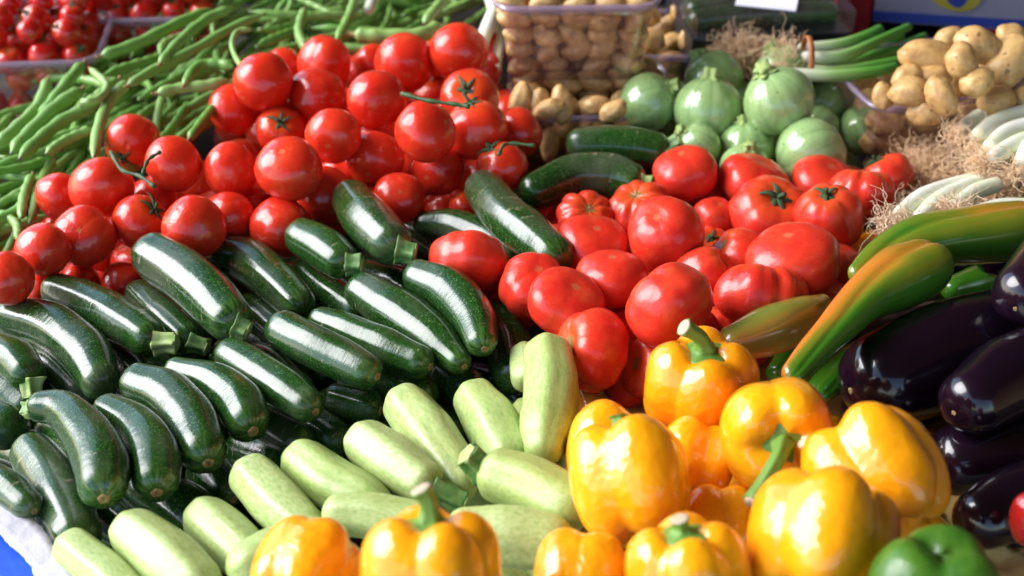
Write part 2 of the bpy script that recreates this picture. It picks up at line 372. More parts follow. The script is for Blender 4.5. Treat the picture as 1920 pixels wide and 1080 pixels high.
def body_path(ctr, rad, n=44, cap_a=1.0, cap_b=1.0, exp=2.3):
    """centres+radii of inner spheres -> dense path with rounded ends"""
    cr = catmull(np.hstack([ctr, np.array(rad)[:, None]]), 60)
    pts, rr = cr[:, :3], cr[:, 3]
    ta = pts[0] - pts[1]; ta /= np.linalg.norm(ta); tb = pts[-1] - pts[-2]; tb /= np.linalg.norm(tb)
    k = 10
    pa = [pts[0] + ta * rr[0] * cap_a * (1 - q / k) for q in range(k)]
    pb = [pts[-1] + tb * rr[-1] * cap_b * ((q + 1) / k) for q in range(k)]
    full = np.vstack([pa, pts, pb]); fr = np.concatenate([[rr[0]] * k, rr, [rr[-1]] * k])
    L = np.concatenate([[0], np.cumsum(np.linalg.norm(np.diff(full, axis=0), axis=1))]); Lt = L[-1]
    tt = (1 - np.cos(np.linspace(0, PI, n))) / 2; tt = .55 * tt + .45 * np.linspace(0, 1, n)
    s = tt * Lt; s[0] = Lt * .0015; s[-1] = Lt * .9985
    pts2 = np.array([[np.interp(q, L, full[:, a]) for a in range(3)] for q in s]); r2 = np.interp(s, L, fr)
    da, db = cap_a * rr[0] * 1.15, cap_b * rr[-1] * 1.15
    fa = np.clip(s / da, 0, 1); fb = np.clip((Lt - s) / db, 0, 1)
    r2 = r2 * (1 - (1 - fa) ** exp) ** (1 / exp) * (1 - (1 - fb) ** exp) ** (1 / exp)
    return pts2, r2, ta, tb, full[0], full[-1]

# ------------------------------------------------------------------ item list & relaxation
ITEMS = []      # dict(kind, sph=[(x,y,r)], z=[..], t=0, ...)
def ellip(kind, x, y, rx, ry=None, H=0., axis=None, label='', **k):
    ry = ry or rx; z = zat(x, y, H)
    ITEMS.append(dict(kind=kind, sph=[(x, y, .5 * (rx + ry) * .97)], z=[z], rx=rx, ry=ry, axis=axis, label=label, t=0., **k))
def longi(kind, pts, H=0., label='', **k):
    """pts: (x, y, r[, dH])"""
    z = [zat(p[0], p[1], (p[3] if len(p) > 3 else 0) + H) for p in pts]
    ITEMS.append(dict(kind=kind, sph=[(p[0], p[1], p[2]) for p in pts], z=z, label=label, t=0., **k))

# ---- vine tomatoes (round)  x y r H axis/extra label
RT_ = [
 (860,98,57,.075,'big round tomato at the very top of the heap beside the potato punnet'),
 (758,118,57,.062,'round tomato tucked left of the topmost tomato on the heap'),
 (608,118,52,.055,'round tomato on the back edge of the heap against the green beans'),
 (707,188,56,.075,'plump tomato in the middle of the heap above the one with a dark lower neighbour'),
 (492,155,56,.07,'bumpy tomato with a small pale nick at the upper left of the heap'),
 (437,205,48,.045,'tomato squeezed under the bumpy one at the left side of the heap'),
 (595,182,54,.045,'shaded tomato just below the back edge of the heap, left of centre'),
 (880,185,57,.07,'tomato with a spiky green calyx lying on its front, near the heap top'),
 (798,247,59,.085,'bright round tomato left of the spiky green calyx'),
 (895,243,60,.062,'tomato directly under the spiky green calyx at the right of the heap'),
 (968,250,48,.04,'rightmost tomato of the heap, beside the lower potatoes'),
 (625,256,53,.07,'round tomato in the centre left of the heap, over the vine stalk'),
 (541,315,64,.075,'large orange-red tomato at the front of the heap facing the viewer'),
 (433,318,52,.05,'round tomato left of the large orange-red front one'),
 (527,245,47,.035,'half hidden tomato with a curled green calyx behind the large orange-red one'),
 (702,300,55,.045,'shaded tomato below the middle of the heap'),
 (748,372,50,.03,'tomato with a soft highlight right behind the upright dark courgette'),
 (942,315,50,.035,'tomato with a long bent stalk next to the two lying courgettes'),
 (250,263,51,.045,'creased tomato joined by a vine at the left, on the green beans'),
 (323,308,54,.05,'tomato right of the creased one, on the same vine'),
 (192,352,60,.05,'glossy oval tomato above the leftmost row'),
 (112,370,46,.03,'tomato at the far left next to the beans'),
 (158,442,59,.045,'large glossy tomato in the lower left row with a bright highlight'),
 (262,418,52,.035,'upright tomato with a dark vine stub, left of the wide one'),
 (365,427,60,.045,'wide tomato with a double highlight behind the big bent courgette'),
 (428,408,50,.03,'tomato half behind the wide double highlight one'),
 (285,378,48,.02,'tomato in the second row, mostly covered, with the vine across it'),
 (527,428,57,.04,'round tomato between the two courgettes at the front foot of the heap'),
 (612,370,56,.03,'dark shaded tomato left of the upright dark courgette'),
 (80,468,51,.035,'small round tomato at the left with a white highlight'),
 (15,523,50,.05,'tomato cut by the left edge of the picture'),
 (72,540,30,.01,'sliver of tomato above the leftmost long courgettes'),
 (232,533,42,.0,'tomato peeping out above the narrow courgette at the left'),
 (152,528,36,.0,'small dark red tomato in the gap above the left courgettes'),
 (698,118,36,.04,'tomato peeping between the two back tomatoes of the heap'),
 (820,318,50,.03,'very dark shaded tomato in the hollow right of the heap centre'),
 (872,388,30,.005,'small red tomato end between the two upper courgettes'),
 (532,130,40,.035,'tomato behind the bumpy one at the back left of the heap'),
 (655,205,40,.03,'tomato glimpsed in the gap at the centre of the heap'),
 (905,130,38,.03,'tomato hidden behind the topmost one on the right side'),
 (905,178,30,.02,'dark tomato sliver on the right flank of the heap'),
 (470,385,38,.005,'tomato in the dark gap behind the foot of the heap'),
 (640,330,40,.01,'dark tomato deep under the heap centre'),
 (760,310,40,.01,'dark tomato deep in the hollow of the heap'),
]
CAL = {7: dict(axis=(-.15, .25, .95), star=1), 14: dict(axis=(.1, .3, .9), star=1), 17: dict(axis=(-.5, .75, .4), star=1),
       18: dict(axis=(-.3, -.7, .6), star=1), 23: dict(axis=(.7, .5, .5), star=1), 12: dict(axis=(.1, -.5, -.8)),
       36: dict(axis=(-.5, .8, .3)), 9: dict(axis=(-.25, .9, .35), star=1)}
for i, (x, y, r, H, lb) in enumerate(RT_):
    k = dict(CAL.get(i, {})); ax = k.pop('axis', (rng.uniform(-.6, .6), rng.uniform(-.5, .9), rng.uniform(-1, -.2)))
    ellip('tomato', x, y, r, r * rng.uniform(.92, 1.0), H, ax, lb, var=i % 4, cat='tomato', group='round tomatoes on the heap', **k)
# ---- beef tomatoes
BT = [
 (1283,325,60,50,.035,0,None,0,'beef tomato at the back of the red heap beside the round courgettes'),
 (1413,343,66,46,.03,1,None,0,'wide beef tomato in front of the round green courgettes'),
 (1330,365,42,32,.01,0,None,0,'small beef tomato between the two at the back row'),
 (1445,402,76,50,.035,1,(.1,.45,.6),1,'beef tomato with a dark dried calyx on its front shoulder'),
 (1552,408,62,60,.04,1,(-.15,.6,.5),1,'beef tomato with a star shaped green calyx on top'),
 (1545,342,55,35,.015,0,None,0,'beef tomato in the back row right of the wide one'),
 (1615,362,60,43,.03,2,(.1,.9,.1),0,'deeply ribbed beef tomato next to the onion roots'),
 (1660,332,44,33,.02,1,(-.5,.8,.1),1,'rear beef tomato with a green stub beside the tub of potatoes'),
 (1245,440,68,70,.055,0,(.3,-.5,-.8),0,'tall smooth beef tomato standing on the top of the red heap'),
 (1198,395,55,36,.03,2,(-.2,.7,.6),0,'fluted beef tomato left behind the tall smooth one'),
 (1097,410,48,33,.03,2,(.2,.5,.8),0,'small fluted beef tomato at the back left of the beef tomatoes'),
 (1040,452,26,28,.02,1,(-.5,.6,.6),1,'tiny tomato with a dry brown calyx at the left rim of the beef tomatoes'),
 (1112,462,68,46,.04,0,None,0,'broad pale red beef tomato in the middle left'),
 (1148,522,66,52,.045,0,None,0,'oval beef tomato below the broad pale red one'),
 (1000,537,64,60,.045,1,None,0,'orange-red beef tomato with a shallow fold at the left side'),
 (1062,568,74,62,.06,0,(-.3,-.6,-.6),0,'large smooth oval beef tomato nearest the dark courgettes'),
 (1255,578,83,68,.06,1,(-.6,.5,-.4),0,'biggest beef tomato, folded, in the centre front'),
 (1320,520,50,48,.035,1,(.6,.5,.3),0,'ribbed beef tomato right of the biggest one'),
 (1387,483,50,44,.035,1,(-.7,.5,.3),0,'beef tomato left of the wide glossy one'),
 (1488,488,86,57,.06,0,(.2,-.7,-.4),0,'wide glossy beef tomato with two highlights'),
 (1428,557,84,46,.05,2,(.1,.9,-.1),0,'flat ribbed beef tomato above the orange-green long pepper'),
 (1340,414,38,38,.02,0,None,0,'small beef tomato in the gap behind the tall smooth one'),
 (1330,458,32,26,.01,1,(0,.5,.8),1,'beef tomato in a dark gap with only its calyx showing'),
 (1110,655,56,68,.045,1,(-.5,.7,.5),0,'upright tomato with a fine crack beside the pale courgette'),
 (880,492,74,42,.03,1,(.05,.9,-.35),0,'loaf shaped beef tomato between the dark courgettes'),
 (905,525,48,36,.01,0,None,0,'beef tomato partly under the loaf shaped one'),
 (937,567,28,24,.0,0,None,0,'bit of beef tomato between courgette tip and red heap'),
 (1225,690,46,56,.02,0,None,0,'tomato right behind the stalked yellow pepper'),
 (1175,712,32,46,.0,0,None,0,'dark tomato low between pale courgette and yellow pepper'),
 (1290,622,58,34,.03,1,(-.2,.9,.2),0,'ribbed beef tomato low in front of the biggest one'),
 (1352,612,42,30,.02,1,(.2,.9,.2),0,'small folded beef tomato above the stalked yellow pepper'),
 (1560,500,42,44,.015,0,None,0,'shaded beef tomato right of the wide glossy one'),
 (1548,566,52,28,.01,0,None,0,'thin slice of red tomato above the olive long pepper'),
 (1605,505,30,28,.0,0,None,0,'red tomato edge against the tip of the long green pepper'),
 (1190,560,50,50,.01,0,None,0,'shaded beef tomato between the two large front ones'),
 (1215,480,40,40,.01,0,None,0,'shaded beef tomato under the tall smooth one'),
 (1040,490,40,30,.01,0,None,0,'beef tomato sliver behind the orange-red folded one'),
 (1500,395,30,30,.0,0,None,0,'hidden red tomato behind the calyx bearing ones'),
 (1240,640,40,40,.0,0,None,0,'dark red tomato under the biggest one'),
 (1160,620,34,38,.0,0,None,0,'dark red tomato behind the cracked upright one'),
]
for i, (x, y, rx, ry, H, vr, ax, star, lb) in enumerate(BT):
    if rx < 58: rx *= 1.12; ry *= 1.12
    if ax is None: ax = (rng.uniform(-.3, .3), rng.uniform(-.9, -.5), rng.uniform(-.8, -.2))
    if ry > rx * 1.08: ax = (-.8, .25, .45)
    ellip('beef', x, y, rx, ry, H, ax, lb, var=vr, star=star, cat='tomato', group='beef tomatoes in the red heap')
# ---- round courgettes
RZ = [
 (1217,192,57,.03,(.75,.45,.4),'round pale green courgette at the left, its stalk turned right'),
 (1328,207,66,.045,(.05,.93,.3),'round green courgette with an upright ribbed stalk, second in the front row'),
 (1461,190,68,.06,(-.45,.75,.35),'largest round green courgette, on top, spotted, with a short stalk'),
 (1338,148,56,.03,(-.55,.75,.1),'round courgette behind the upright stalked one'),
 (1468,142,58,.04,(-.4,.85,.2),'round courgette at the very back behind the largest one'),
 (1521,288,69,.03,(-.8,-.4,-.2),'stalkless round courgette in the front right with a big highlight'),
 (1622,243,52,.0,(.5,-.5,-.5),'round courgette alone against the right potato tub'),
 (1400,278,54,.015,(-.1,.9,.3),'small round courgette with stalk pointing up in the front middle'),
 (1308,275,45,.015,(-.7,.6,.3),'round courgette behind the red tomatoes at the left front'),
 (1396,315,48,.02,(.1,.75,.6),'round courgette low in front, stalk facing the viewer'),
 (1548,195,42,.01,(.3,.5,-.5),'dim round courgette in shade right of the largest one'),
 (1535,235,40,.0,(.5,.5,-.5),'lower dim round courgette in shade right of the largest one'),
 (1440,262,44,.0,(.5,-.5,-.5),'shaded round courgette between the small one and the big one'),
]
for i, (x, y, r, H, ax, lb) in enumerate(RZ):
    ellip('round', x, y, r, r * .97, H, ax, lb, var=i % 3, cat='round courgette', group='round courgettes piled by the potatoes', star=ax[2] > -.1)
# ---- bell peppers
BP = [
 (1315,728,112,102,.075,(.0,.80,.52),'yellow bell pepper with a green stalk curling left on top',4,dict(stem=.55,bend=(-.75,.10,.2))),
 (1458,818,114,112,.085,(-.08,-.05,.97),'yellow bell pepper whose green stalk faces the viewer and hangs down left',4,dict(stem=.95,bend=(-.6,-.85,.1),gs=.55)),
 (1645,890,138,120,.09,(-.40,.70,-.40),'large orange-yellow bell pepper lying on its side next to the aubergines',4,dict(stem=0)),
 (1540,1014,138,142,.12,(.30,.82,-.40),'biggest yellow bell pepper, many highlights, in the right foreground',4,dict(stem=0)),
 (1183,903,130,112,.095,(-.15,.85,-.25),'yellow bell pepper with vertical folds and a short stalk stub behind its top',4,dict(stem=.3,bend=(0,0,0))),
 (1140,845,105,82,.05,(.3,.8,-.3),'yellow bell pepper behind the folded one at the left',3,dict(stem=0)),
 (1300,872,88,82,.045,(.2,.75,-.5),'smooth yellow bell pepper between the folded and the stalk facing one',4,dict(stem=0)),
 (1347,985,78,76,.05,(.1,.8,-.5),'small yellow pepper squeezed low in the middle of the peppers',3,dict(stem=0)),
 (1288,1085,132,100,.11,(-.1,.75,.2),'yellow bell pepper at the bottom edge with a pale stalk tip',4,dict(stem=.28,bend=(-.1,.1,.1))),
 (1092,1088,100,84,.085,(.2,.8,-.5),'yellow bell pepper at the bottom edge without visible stalk, centre',3,dict(stem=0)),
 (808,1085,138,130,.13,(.0,.93,.1),'large yellow bell pepper in the foreground with an upright pale tipped stalk',4,dict(stem=.55,bend=(-.25,.1,.1))),
 (572,1070,103,92,.10,(.3,.5,-.6),'orange-yellow bell pepper left of the large foreground one',4,dict(stem=0)),
 (1757,1128,138,122,.13,(.05,.9,.3),'green bell pepper at the lower right corner area',3,dict(stem=0,mat='green_pepper',cat='green pepper')),
 (1950,972,54,62,.08,(0,.7,.3),'red pepper just entering at the right edge',3,dict(stem=0,mat='red_pepper',cat='red pepper')),
 (1225,985,44,40,.0,(.3,.8,-.4),'yellow pepper in the dark gap under the folded one',3,dict(stem=0)),
]
for i, (x, y, rx, ry, H, ax, lb, nl, k) in enumerate(BP):
    k = dict(k); cat = k.pop('cat', 'yellow pepper')
    ellip('pepper', x, y, rx, ry, H, ax, lb, nl=nl, cat=cat, group='yellow bell peppers in front' if cat[0] == 'y' else None, **k)
# ---- long things: dark courgettes
G_ = 'dark green courgettes laid in rows'
DZ = [
 ([(292,482,42),(345,515,46),(398,562,46),(432,600,40)], .03, 'b', (470,622), 'big bent dark courgette leaning on the tomatoes, stalk at its lower right'),
 ([(420,480,33),(467,490,38),(518,530,38),(555,568,33)], .02, '', None, 'dark courgette right of the big bent one, rounded tip down'),
 ([(110,545,30),(183,577,37),(245,613,37),(278,635,34)], .02, 'b', (340,640), 'straight dark courgette with a green stalk at the upper left of the rows'),
 ([(262,552,26),(300,590,32),(348,635,30)], .0, 'b', (395,655), 'narrow dark courgette half under the big bent one'),
 ([(28,592,32),(95,612,42),(155,655,43),(185,710,36)], .02, '', None, 'long arched dark courgette at the far left with yellow flecks'),
 ([(0,660,34),(28,675,36),(50,700,33)], .02, 'b', (60,752), 'dark courgette at the left edge with its stalk pointing down'),
 ([(660,375,36),(692,418,44),(733,458,40)], .05, 'b', (785,475), 'upright dark courgette with a broad flared light green stalk'),
 ([(570,445,33),(610,467,38),(640,490,33)], .035, 'b', (685,498), 'short dark courgette with a pale ragged stalk end'),
 ([(685,548,35),(745,585,42),(810,630,38),(858,675,24)], .03, 'B', None, 'dark courgette tapering to a brown dried tip'),
 ([(790,520,32),(843,545,40),(885,590,38),(903,638,28)], .035, 'B', None, 'dark courgette curving down beside the red tomatoes, its end scar visible'),
 ([(535,620,35),(580,645,37),(640,675,36),(682,695,32)], .035, 'B', None, 'dry skinned dark courgette with tan patches in the middle row'),
 ([(605,603,26),(660,625,33),(730,655,34),(782,677,30)], .015, 'B', None, 'dark courgette behind the dry skinned one, nose to the right'),
 ([(437,667,32),(490,700,36),(540,732,37),(573,757,32)], .03, 'B', None, 'dark courgette in the second row pointing at the viewer, left of the dry skinned one'),
 ([(335,697,26),(400,720,38),(443,752,43),(462,785,40)], .02, 'B', None, 'dark courgette with a bright speckled end, centre of the front row'),
 ([(265,720,36),(315,742,44),(358,790,46),(380,842,42)], .035, 'B', None, 'stout dark courgette with a reddish end scar'),
 ([(205,768,28),(255,800,38),(288,850,46),(292,896,41)], .025, 'B', None, 'dark courgette between the stout one and the crooked one'),
 ([(75,762,27),(118,770,34),(163,815,44),(190,872,48),(193,905,44)], .045, 'Ba', (55,785), 'crooked dark courgette with stalk at left and round end scar below'),
 ([(62,852,38),(95,900,46),(118,950,50),(140,1000,46)], .015, '', None, 'dark courgette leaning down at the lower left under the crooked one'),
 ([(-40,890,30),(10,915,33),(48,945,28)], .02, 'B', None, 'dark courgette end touching the white paper'),
 ([(-30,785,40),(10,800,40)], .0, '', None, 'dark courgette cut by the left edge below the arched one'),
 ([(640,750,32),(683,762,33)], -.015, 'B', None, 'dark courgette end in shade right of the second row'),
 ([(510,800,32),(553,822,33)], -.02, 'B', None, 'dark courgette end in shade, with a brown scar above the pale ones'),
 ([(600,800,32),(625,820,34)], -.025, '', None, 'dark courgette end deep between pale ones and the rows'),
 ([(845,705,33),(880,728,34)], -.015, '', None, 'dark courgette under the tapering one'),
 ([(925,600,36),(952,645,42),(965,695,42)], .0, '', None, 'green courgette standing in shade next to the red tomatoes'),
 ([(390,880,34),(422,918,34)], -.02, 'B', None, 'dark courgette end in the black gap left of the pale ones'),
 ([(200,960,36),(235,985,36)], -.02, '', None, 'dark courgette low between the leaning one and the pale ones'),
 ([(575,515,28),(620,555,32),(660,580,30)], -.005, '', None, 'dark courgette hidden behind the dry skinned one'),
 ([(908,355,34),(943,400,38),(990,440,40),(1035,480,38)], .04, '', None, 'long dark courgette with a straight highlight between both tomato heaps'),
 ([(800,420,24),(850,425,32),(910,450,33),(950,480,30)], .015, '', None, 'olive dark courgette behind the loaf shaped tomato'),
 ([(740,420,24),(800,450,28),(850,480,26)], -.01, '', None, 'blackish courgette in the shade behind the flared stalk'),
 ([(1093,272,31),(1160,273,36),(1232,280,30)], .03, 'b', (1282,262), 'lying courgette below the potatoes, stalk to the right'),
 ([(1005,358,32),(1070,332,37),(1140,330,38),(1185,342,32)], .03, 'b', (1225,352), 'lying courgette nearer than the one below the potatoes, stalk by the red tomatoes'),
 ([(1120,305,30),(1200,310,32),(1245,318,28)], -.005, '', None, 'courgette in shade between the two lying ones'),
 ([(215,660,30),(250,700,30),(280,740,28)], -.02, '', None, 'shaded courgette behind the stout one'),
 ([(470,580,28),(505,610,30),(540,640,28)], -.015, '', None, 'shaded courgette beside the big bent one'),
]
for pts, H, fl, st, lb in DZ:
    pts = [(p[0], p[1], p[2] * 1.10) for p in pts]
    longi('zuc', pts, H, lb, stem=('a' if 'a' in fl else 'b' if 'b' in fl else ''), scar='b' if 'B' in fl else '', stip=st, mat='zuc', cat='courgette', group=G_)
# ---- pale courgettes
PZ = [
 ([(1027,672,44),(1033,730,50),(1025,800,48),(1020,835,36)], .04, '', None, 'upright pale courgette in front of the red tomatoes'),
 ([(895,755,42),(925,800,50),(950,850,48)], .03, '', None, 'pale courgette with a brown bruise, left of the upright one'),
 ([(765,763,42),(803,815,48),(850,880,44),(862,905,34)], .03, '', None, 'long pale courgette in the centre, third from the upright one'),
 ([(690,833,42),(740,868,47),(795,905,40)], .035, 'b', (885,950), 'pale courgette with a scratched side and a ribbed green stalk'),
 ([(572,868,42),(620,905,47),(680,935,42),(730,962,22)], .03, 'b', (800,965), 'pale courgette with a narrow neck left of the scratched one'),
 ([(478,898,44),(520,945,48),(568,990,42)], .03, '', None, 'pale courgette fourth from the white paper'),
 ([(388,975,42),(432,1015,46),(480,1060,42)], .03, '', None, 'pale courgette third from the white paper'),
 ([(255,1002,46),(310,1045,52),(365,1095,50)], .035, '', None, 'broad pale courgette second from the white paper'),
 ([(140,1032,38),(200,1080,42),(245,1125,40)], .02, '', None, 'olive tinged pale courgette next to the white paper'),
 ([(935,890,48),(990,910,52),(1060,945,52)], .055, 'a', (868,845), 'pale courgette lying across with its ribbed stalk up left'),
 ([(880,1000,46),(950,1005,56),(1022,1015,52)], .06, 'B', None, 'pale courgette across the front with a brownish blossom end'),
 ([(640,965,36),(700,968,40),(790,985,40)], .05, '', None, 'blurred pale courgette behind the foreground pepper stalk'),
 ([(470,1060,44),(520,1035,44),(580,1010,40)], .04, '', None, 'pale courgette under the orange-yellow pepper'),
 ([(985,775,28),(990,820,32)], -.01, '', None, 'pale courgette end in the gap left of the upright one'),
 ([(985,670,0.1+28),(988,705,30)], .0, '', None, 'sliver of pale courgette behind the upright one'),
]
for pts, H, fl, st, lb in PZ:
    pts = [(p[0], p[1], p[2] * 1.07) for p in pts]
    longi('pale', pts, H, lb, stem=('a' if 'a' in fl else 'b' if 'b' in fl else ''), scar='b' if 'B' in fl else '', stip=st, mat='pale', cat='pale courgette', group='pale green courgettes in the front row')
# ---- long peppers and aubergines
LP = [
 ([(1608,512,20),(1665,475,38),(1740,452,52),(1830,440,56),(1920,430,55)], .065, 'greenish', 'long green pepper pointing left behind the aubergines'),
 ([(1487,702,24),(1552,632,33),(1622,562,44),(1688,522,60),(1732,502,58)], .085, 'turning', 'twisted long pepper half green half orange with a thick shoulder'),
 ([(1375,640,34),(1440,620,47),(1500,595,42),(1540,570,20)], .035, 'olive_turning', 'olive and orange long pepper on the flat ribbed tomato'),
 ([(1460,700,24),(1500,655,34),(1545,615,32)], .01, 'long_green', 'slim green pepper between the olive one and the twisted one'),
 ([(1535,735,26),(1575,700,34),(1620,670,34)], .01, 'long_green', 'green pepper below the twisted one, touching the big aubergine'),
 ([(1785,540,24),(1840,525,32),(1900,510,32)], .0, 'long_green', 'bright green pepper between the long green one and the aubergines'),
 ([(1068,668,26),(1095,715,30),(1112,765,28)], -.005, 'olive_turning', 'dull orange-green pepper behind the upright pale courgette'),
]
for pts, H, mt, lb in LP: longi('longpep', pts, H, lb, mat=mt, cat='long pepper', group='long sweet peppers beside the aubergines', stem='', scar='', stip=None)
AB = [
 ([(1662,708,90),(1742,678,102),(1835,648,100),(1940,615,84)], .05, 'B', 'biggest aubergine lying diagonally, tip at the left'),
 ([(1878,462,58),(1930,430,62),(2000,400,60)], .06, '', 'uppermost aubergine at the right edge'),
 ([(1925,552,62),(1965,500,66),(2010,450,60)], .085, 'B', 'aubergine with a pale scar hanging over the right edge'),
 ([(1826,750,64),(1885,712,76),(1965,680,80)], .055, 'B', 'aubergine with a reddish tip below the biggest one'),
 ([(1805,862,70),(1885,850,76),(1985,840,76)], .02, '', 'dull black aubergine in the shade'),
 ([(1848,972,60),(1903,945,70),(1990,920,72)], .04, '', 'lowest aubergine with a blue-white highlight near the red pepper'),
]
for pts, H, fl, lb in AB: longi('aub', pts, H, lb, mat='aub', cat='aubergine', group='aubergines at the right', stem='', scar='b' if fl == 'B' else '', flip=fl == 'B', stip=None)

# relaxation: each item may only slide along its own line of sight until neighbours stop overlapping
def densify(it):
    s = it['sph']; z = it['z']
    if len(s) == 1: return [(s[0][0], s[0][1], s[0][2], z[0])]
    a = catmull(np.array([[p[0], p[1], p[2], q] for p, q in zip(s, z)]), 6); return [tuple(r) for r in a]
SP = []; OW = []
for i, it in enumerate(ITEMS):
    for q in densify(it): SP.append(q); OW.append(i)
SP = np.array(SP); OW = np.array(OW)
D0 = np.array([ray(a, b) for a, b in SP[:, :2]]); T_ = np.zeros(len(ITEMS))
for itn in range(160):
    zz = SP[:, 3] * (1 + T_[OW]); Pp = C + D0 * zz[:, None]; Rr = SP[:, 2] * zz / FPX
    d = np.linalg.norm(Pp[:, None] - Pp[None], axis=2); pen = (Rr[:, None] + Rr[None]) * .97 - d
    pen[OW[:, None] == OW[None]] = -1
    I, J = np.where(np.triu(pen, 1) > 0); push = np.zeros(len(ITEMS)); cnt = np.zeros(len(ITEMS))
    for a, b_ in zip(I, J):
        s = 1 if zz[a] > zz[b_] else -1; q = min(pen[a, b_], .02) * .35
        push[OW[a]] += s * q; push[OW[b_]] -= s * q; cnt[OW[a]] += 1; cnt[OW[b_]] += 1
    T_ += push / np.maximum(cnt, 1) / 1.2 * 1.2; T_ *= .985; T_ = np.clip(T_, -.10, .12)
for it, t in zip(ITEMS, T_): it['t'] = t
for it in ITEMS:
    if abs(it['t']) > .05: print('T', round(float(it['t']), 3), it['label'])

# ------------------------------------------------------------------ shape library
def tomato_mesh(kind, var, seed):
    r = random.Random(seed); n, m = 40, 64
    ribs = {('tomato', 0): (0, 0), ('tomato', 1): (0, 0), ('tomato', 2): (4, .03), ('tomato', 3): (0, 0)}.get((kind, var), None)
    if kind == 'beef': ribs = {0: (4, .035), 1: (6, .07), 2: (9, .12)}[var]
    if kind == 'cherry': ribs = (0, 0)
    k, amp = ribs; ang = [(i + r.uniform(-.3, .3)) * 2 * PI / max(k, 1) for i in range(k)]; aa = [amp * r.uniform(.5, 1.3) for _ in ang]
    ph = np.linspace(.02, PI - .02, n); th = np.linspace(0, 2 * PI, m, endpoint=False); R = np.zeros((n, m, 3))
    lob = .09 if kind == 'beef' else .075
    for i, p in enumerate(ph):
        sn, cs = math.sin(p), math.cos(p)
        for j, t in enumerate(th):
            c = 0
            for A_, a in zip(ang, aa):
                dd = abs((t - A_ + PI) % (2 * PI) - PI); c += a * math.exp(-(dd / .17) ** 2) + a * .35 * math.exp(-(dd / .45) ** 2)
            wgt = (.45 + .55 * (cs + 1) / 2) * min(1, sn * 1.6) + (.35 * abs(cs) if var == 2 else 0)
            q = 1 - c * wgt + lob * noise.noise(Vector((sn * math.cos(t), sn * math.sin(t), cs)) * 1.2 + Vector((seed, 0, 0)))
            e = .82 if kind == 'beef' else .92
            x, y = (abs(sn) ** e) * q * math.cos(t), (abs(sn) ** e) * q * math.sin(t); z = math.copysign(abs(cs) ** (.86 if kind == 'beef' else .95), cs) * (q * .5 + .5)
            if cs > 0: z -= (.20 if kind == 'beef' else .13) * math.exp(-(sn / .27) ** 2)
            else: z += (.07 if kind == 'beef' else .02) * math.exp(-(sn / .22) ** 2)
            R[i, j] = (x, y, z)
    return to_mesh(kind + '_flesh', unit(ring_mesh(R[::-1])), kind)
def pepper_mesh(nl, seed, mt, gs=1.0):
    r = random.Random(seed); n, m = 64, 96
    th0 = r.uniform(0, 6); wv = [r.uniform(.75, 1.15) for _ in range(nl)]
    R = np.zeros((n, m, 3)); hh = r.uniform(.92, 1.05)
    for i, p in enumerate(np.linspace(.015, PI - .015, n)):
        sn, cs = math.sin(p), math.cos(p)
        for j in range(m):
            t = j / m * 2 * PI; tt = t + .18 * math.sin(t + seed) + th0
            l = (math.sqrt(math.cos(nl * tt / 2) ** 2 + .07) - .2646) / .77
            k = wv[int((nl * tt / 2 + PI / 2) / PI) % nl]
            g = .15 + .07 * max(0, cs) ** 2 + .14 * max(0, -cs) ** 2
            q = 1 - gs * g * (1 - l) * k
            q *= 1 + .045 * noise.noise(Vector((sn * math.cos(t), sn * math.sin(t), cs)) * 1.7 + Vector((seed * 3.1, 0, 0)))
            rad = (abs(sn) ** .72) * q * (1 - .10 * (1 - cs) / 2)
            z = math.copysign(abs(cs) ** .82, cs) * hh * (1 - .10 * (1 - l))
            if cs > 0: z -= .30 * math.exp(-(rad / .34) ** 2)
            else: z += .30 * math.exp(-(rad / .30) ** 2) * (.5 + .5 * k)
            R[i, j] = (rad * math.cos(t), rad * math.sin(t), z)
    return to_mesh('pepper_flesh', unit(ring_mesh(R[::-1])), mt)
def round_mesh(seed):
    n, m = 40, 64; R = np.zeros((n, m, 3))
    for i, p in enumerate(np.linspace(.015, PI - .015, n)):
        sn, cs = math.sin(p), math.cos(p)
        for j in range(m):
            t = j / m * 2 * PI; q = 1 + .012 * math.cos(10 * t) * sn + .03 * noise.noise(Vector((sn * math.cos(t), sn * math.sin(t), cs)) * 1.2 + Vector((seed * 3, 0, 0)))
            z = cs * q * (.96); 
            if cs > 0: z += .01 * math.exp(-(sn / .30) ** 2)
            else: z += .05 * math.exp(-(sn / .2) ** 2)
            R[i, j] = (sn * q * math.cos(t), sn * q * math.sin(t), z)
    return to_mesh('round_courgette_skin', ring_mesh(R[::-1]), 'round')
def star_calyx(seed, n=5, L=.62, wd=.10):
    """curled pointed sepals radiating from origin, z up"""
    r = random.Random(seed); parts = []
    for i in range(n):
        a = 2 * PI * i / n + r.uniform(-.25, .25); l = L * r.uniform(.75, 1.2); lift = r.uniform(-.05, .30)
        pts = np.array([[math.cos(a + .25 * s) * l * s, math.sin(a + .25 * s) * l * s, .03 + lift * math.sin(s * 2.2) * .5 - .12 * s * s] for s in np.linspace(0, 1, 8)])
        rad = np.array([wd * (1 - s) ** .7 * (.5 + .5 * min(1, s * 4)) + .006 for s in np.linspace(0, 1, 8)])
        parts.append(loft(pts, rad, 8, lambda s, th: .35 + .65 * np.abs(np.sin(th)), upv=(0, 0, 1)))
    return join_vfu(parts)
def tube(pts, r0, r1, m=10, n=14, sec=None, upv=(0, 0, 1)):
    p = catmull(pts, n); return loft(p, np.linspace(r0, r1, n), m, sec, upv)
def rib_sec(k, a): return lambda s, th: 1 + a * np.cos(k * th)
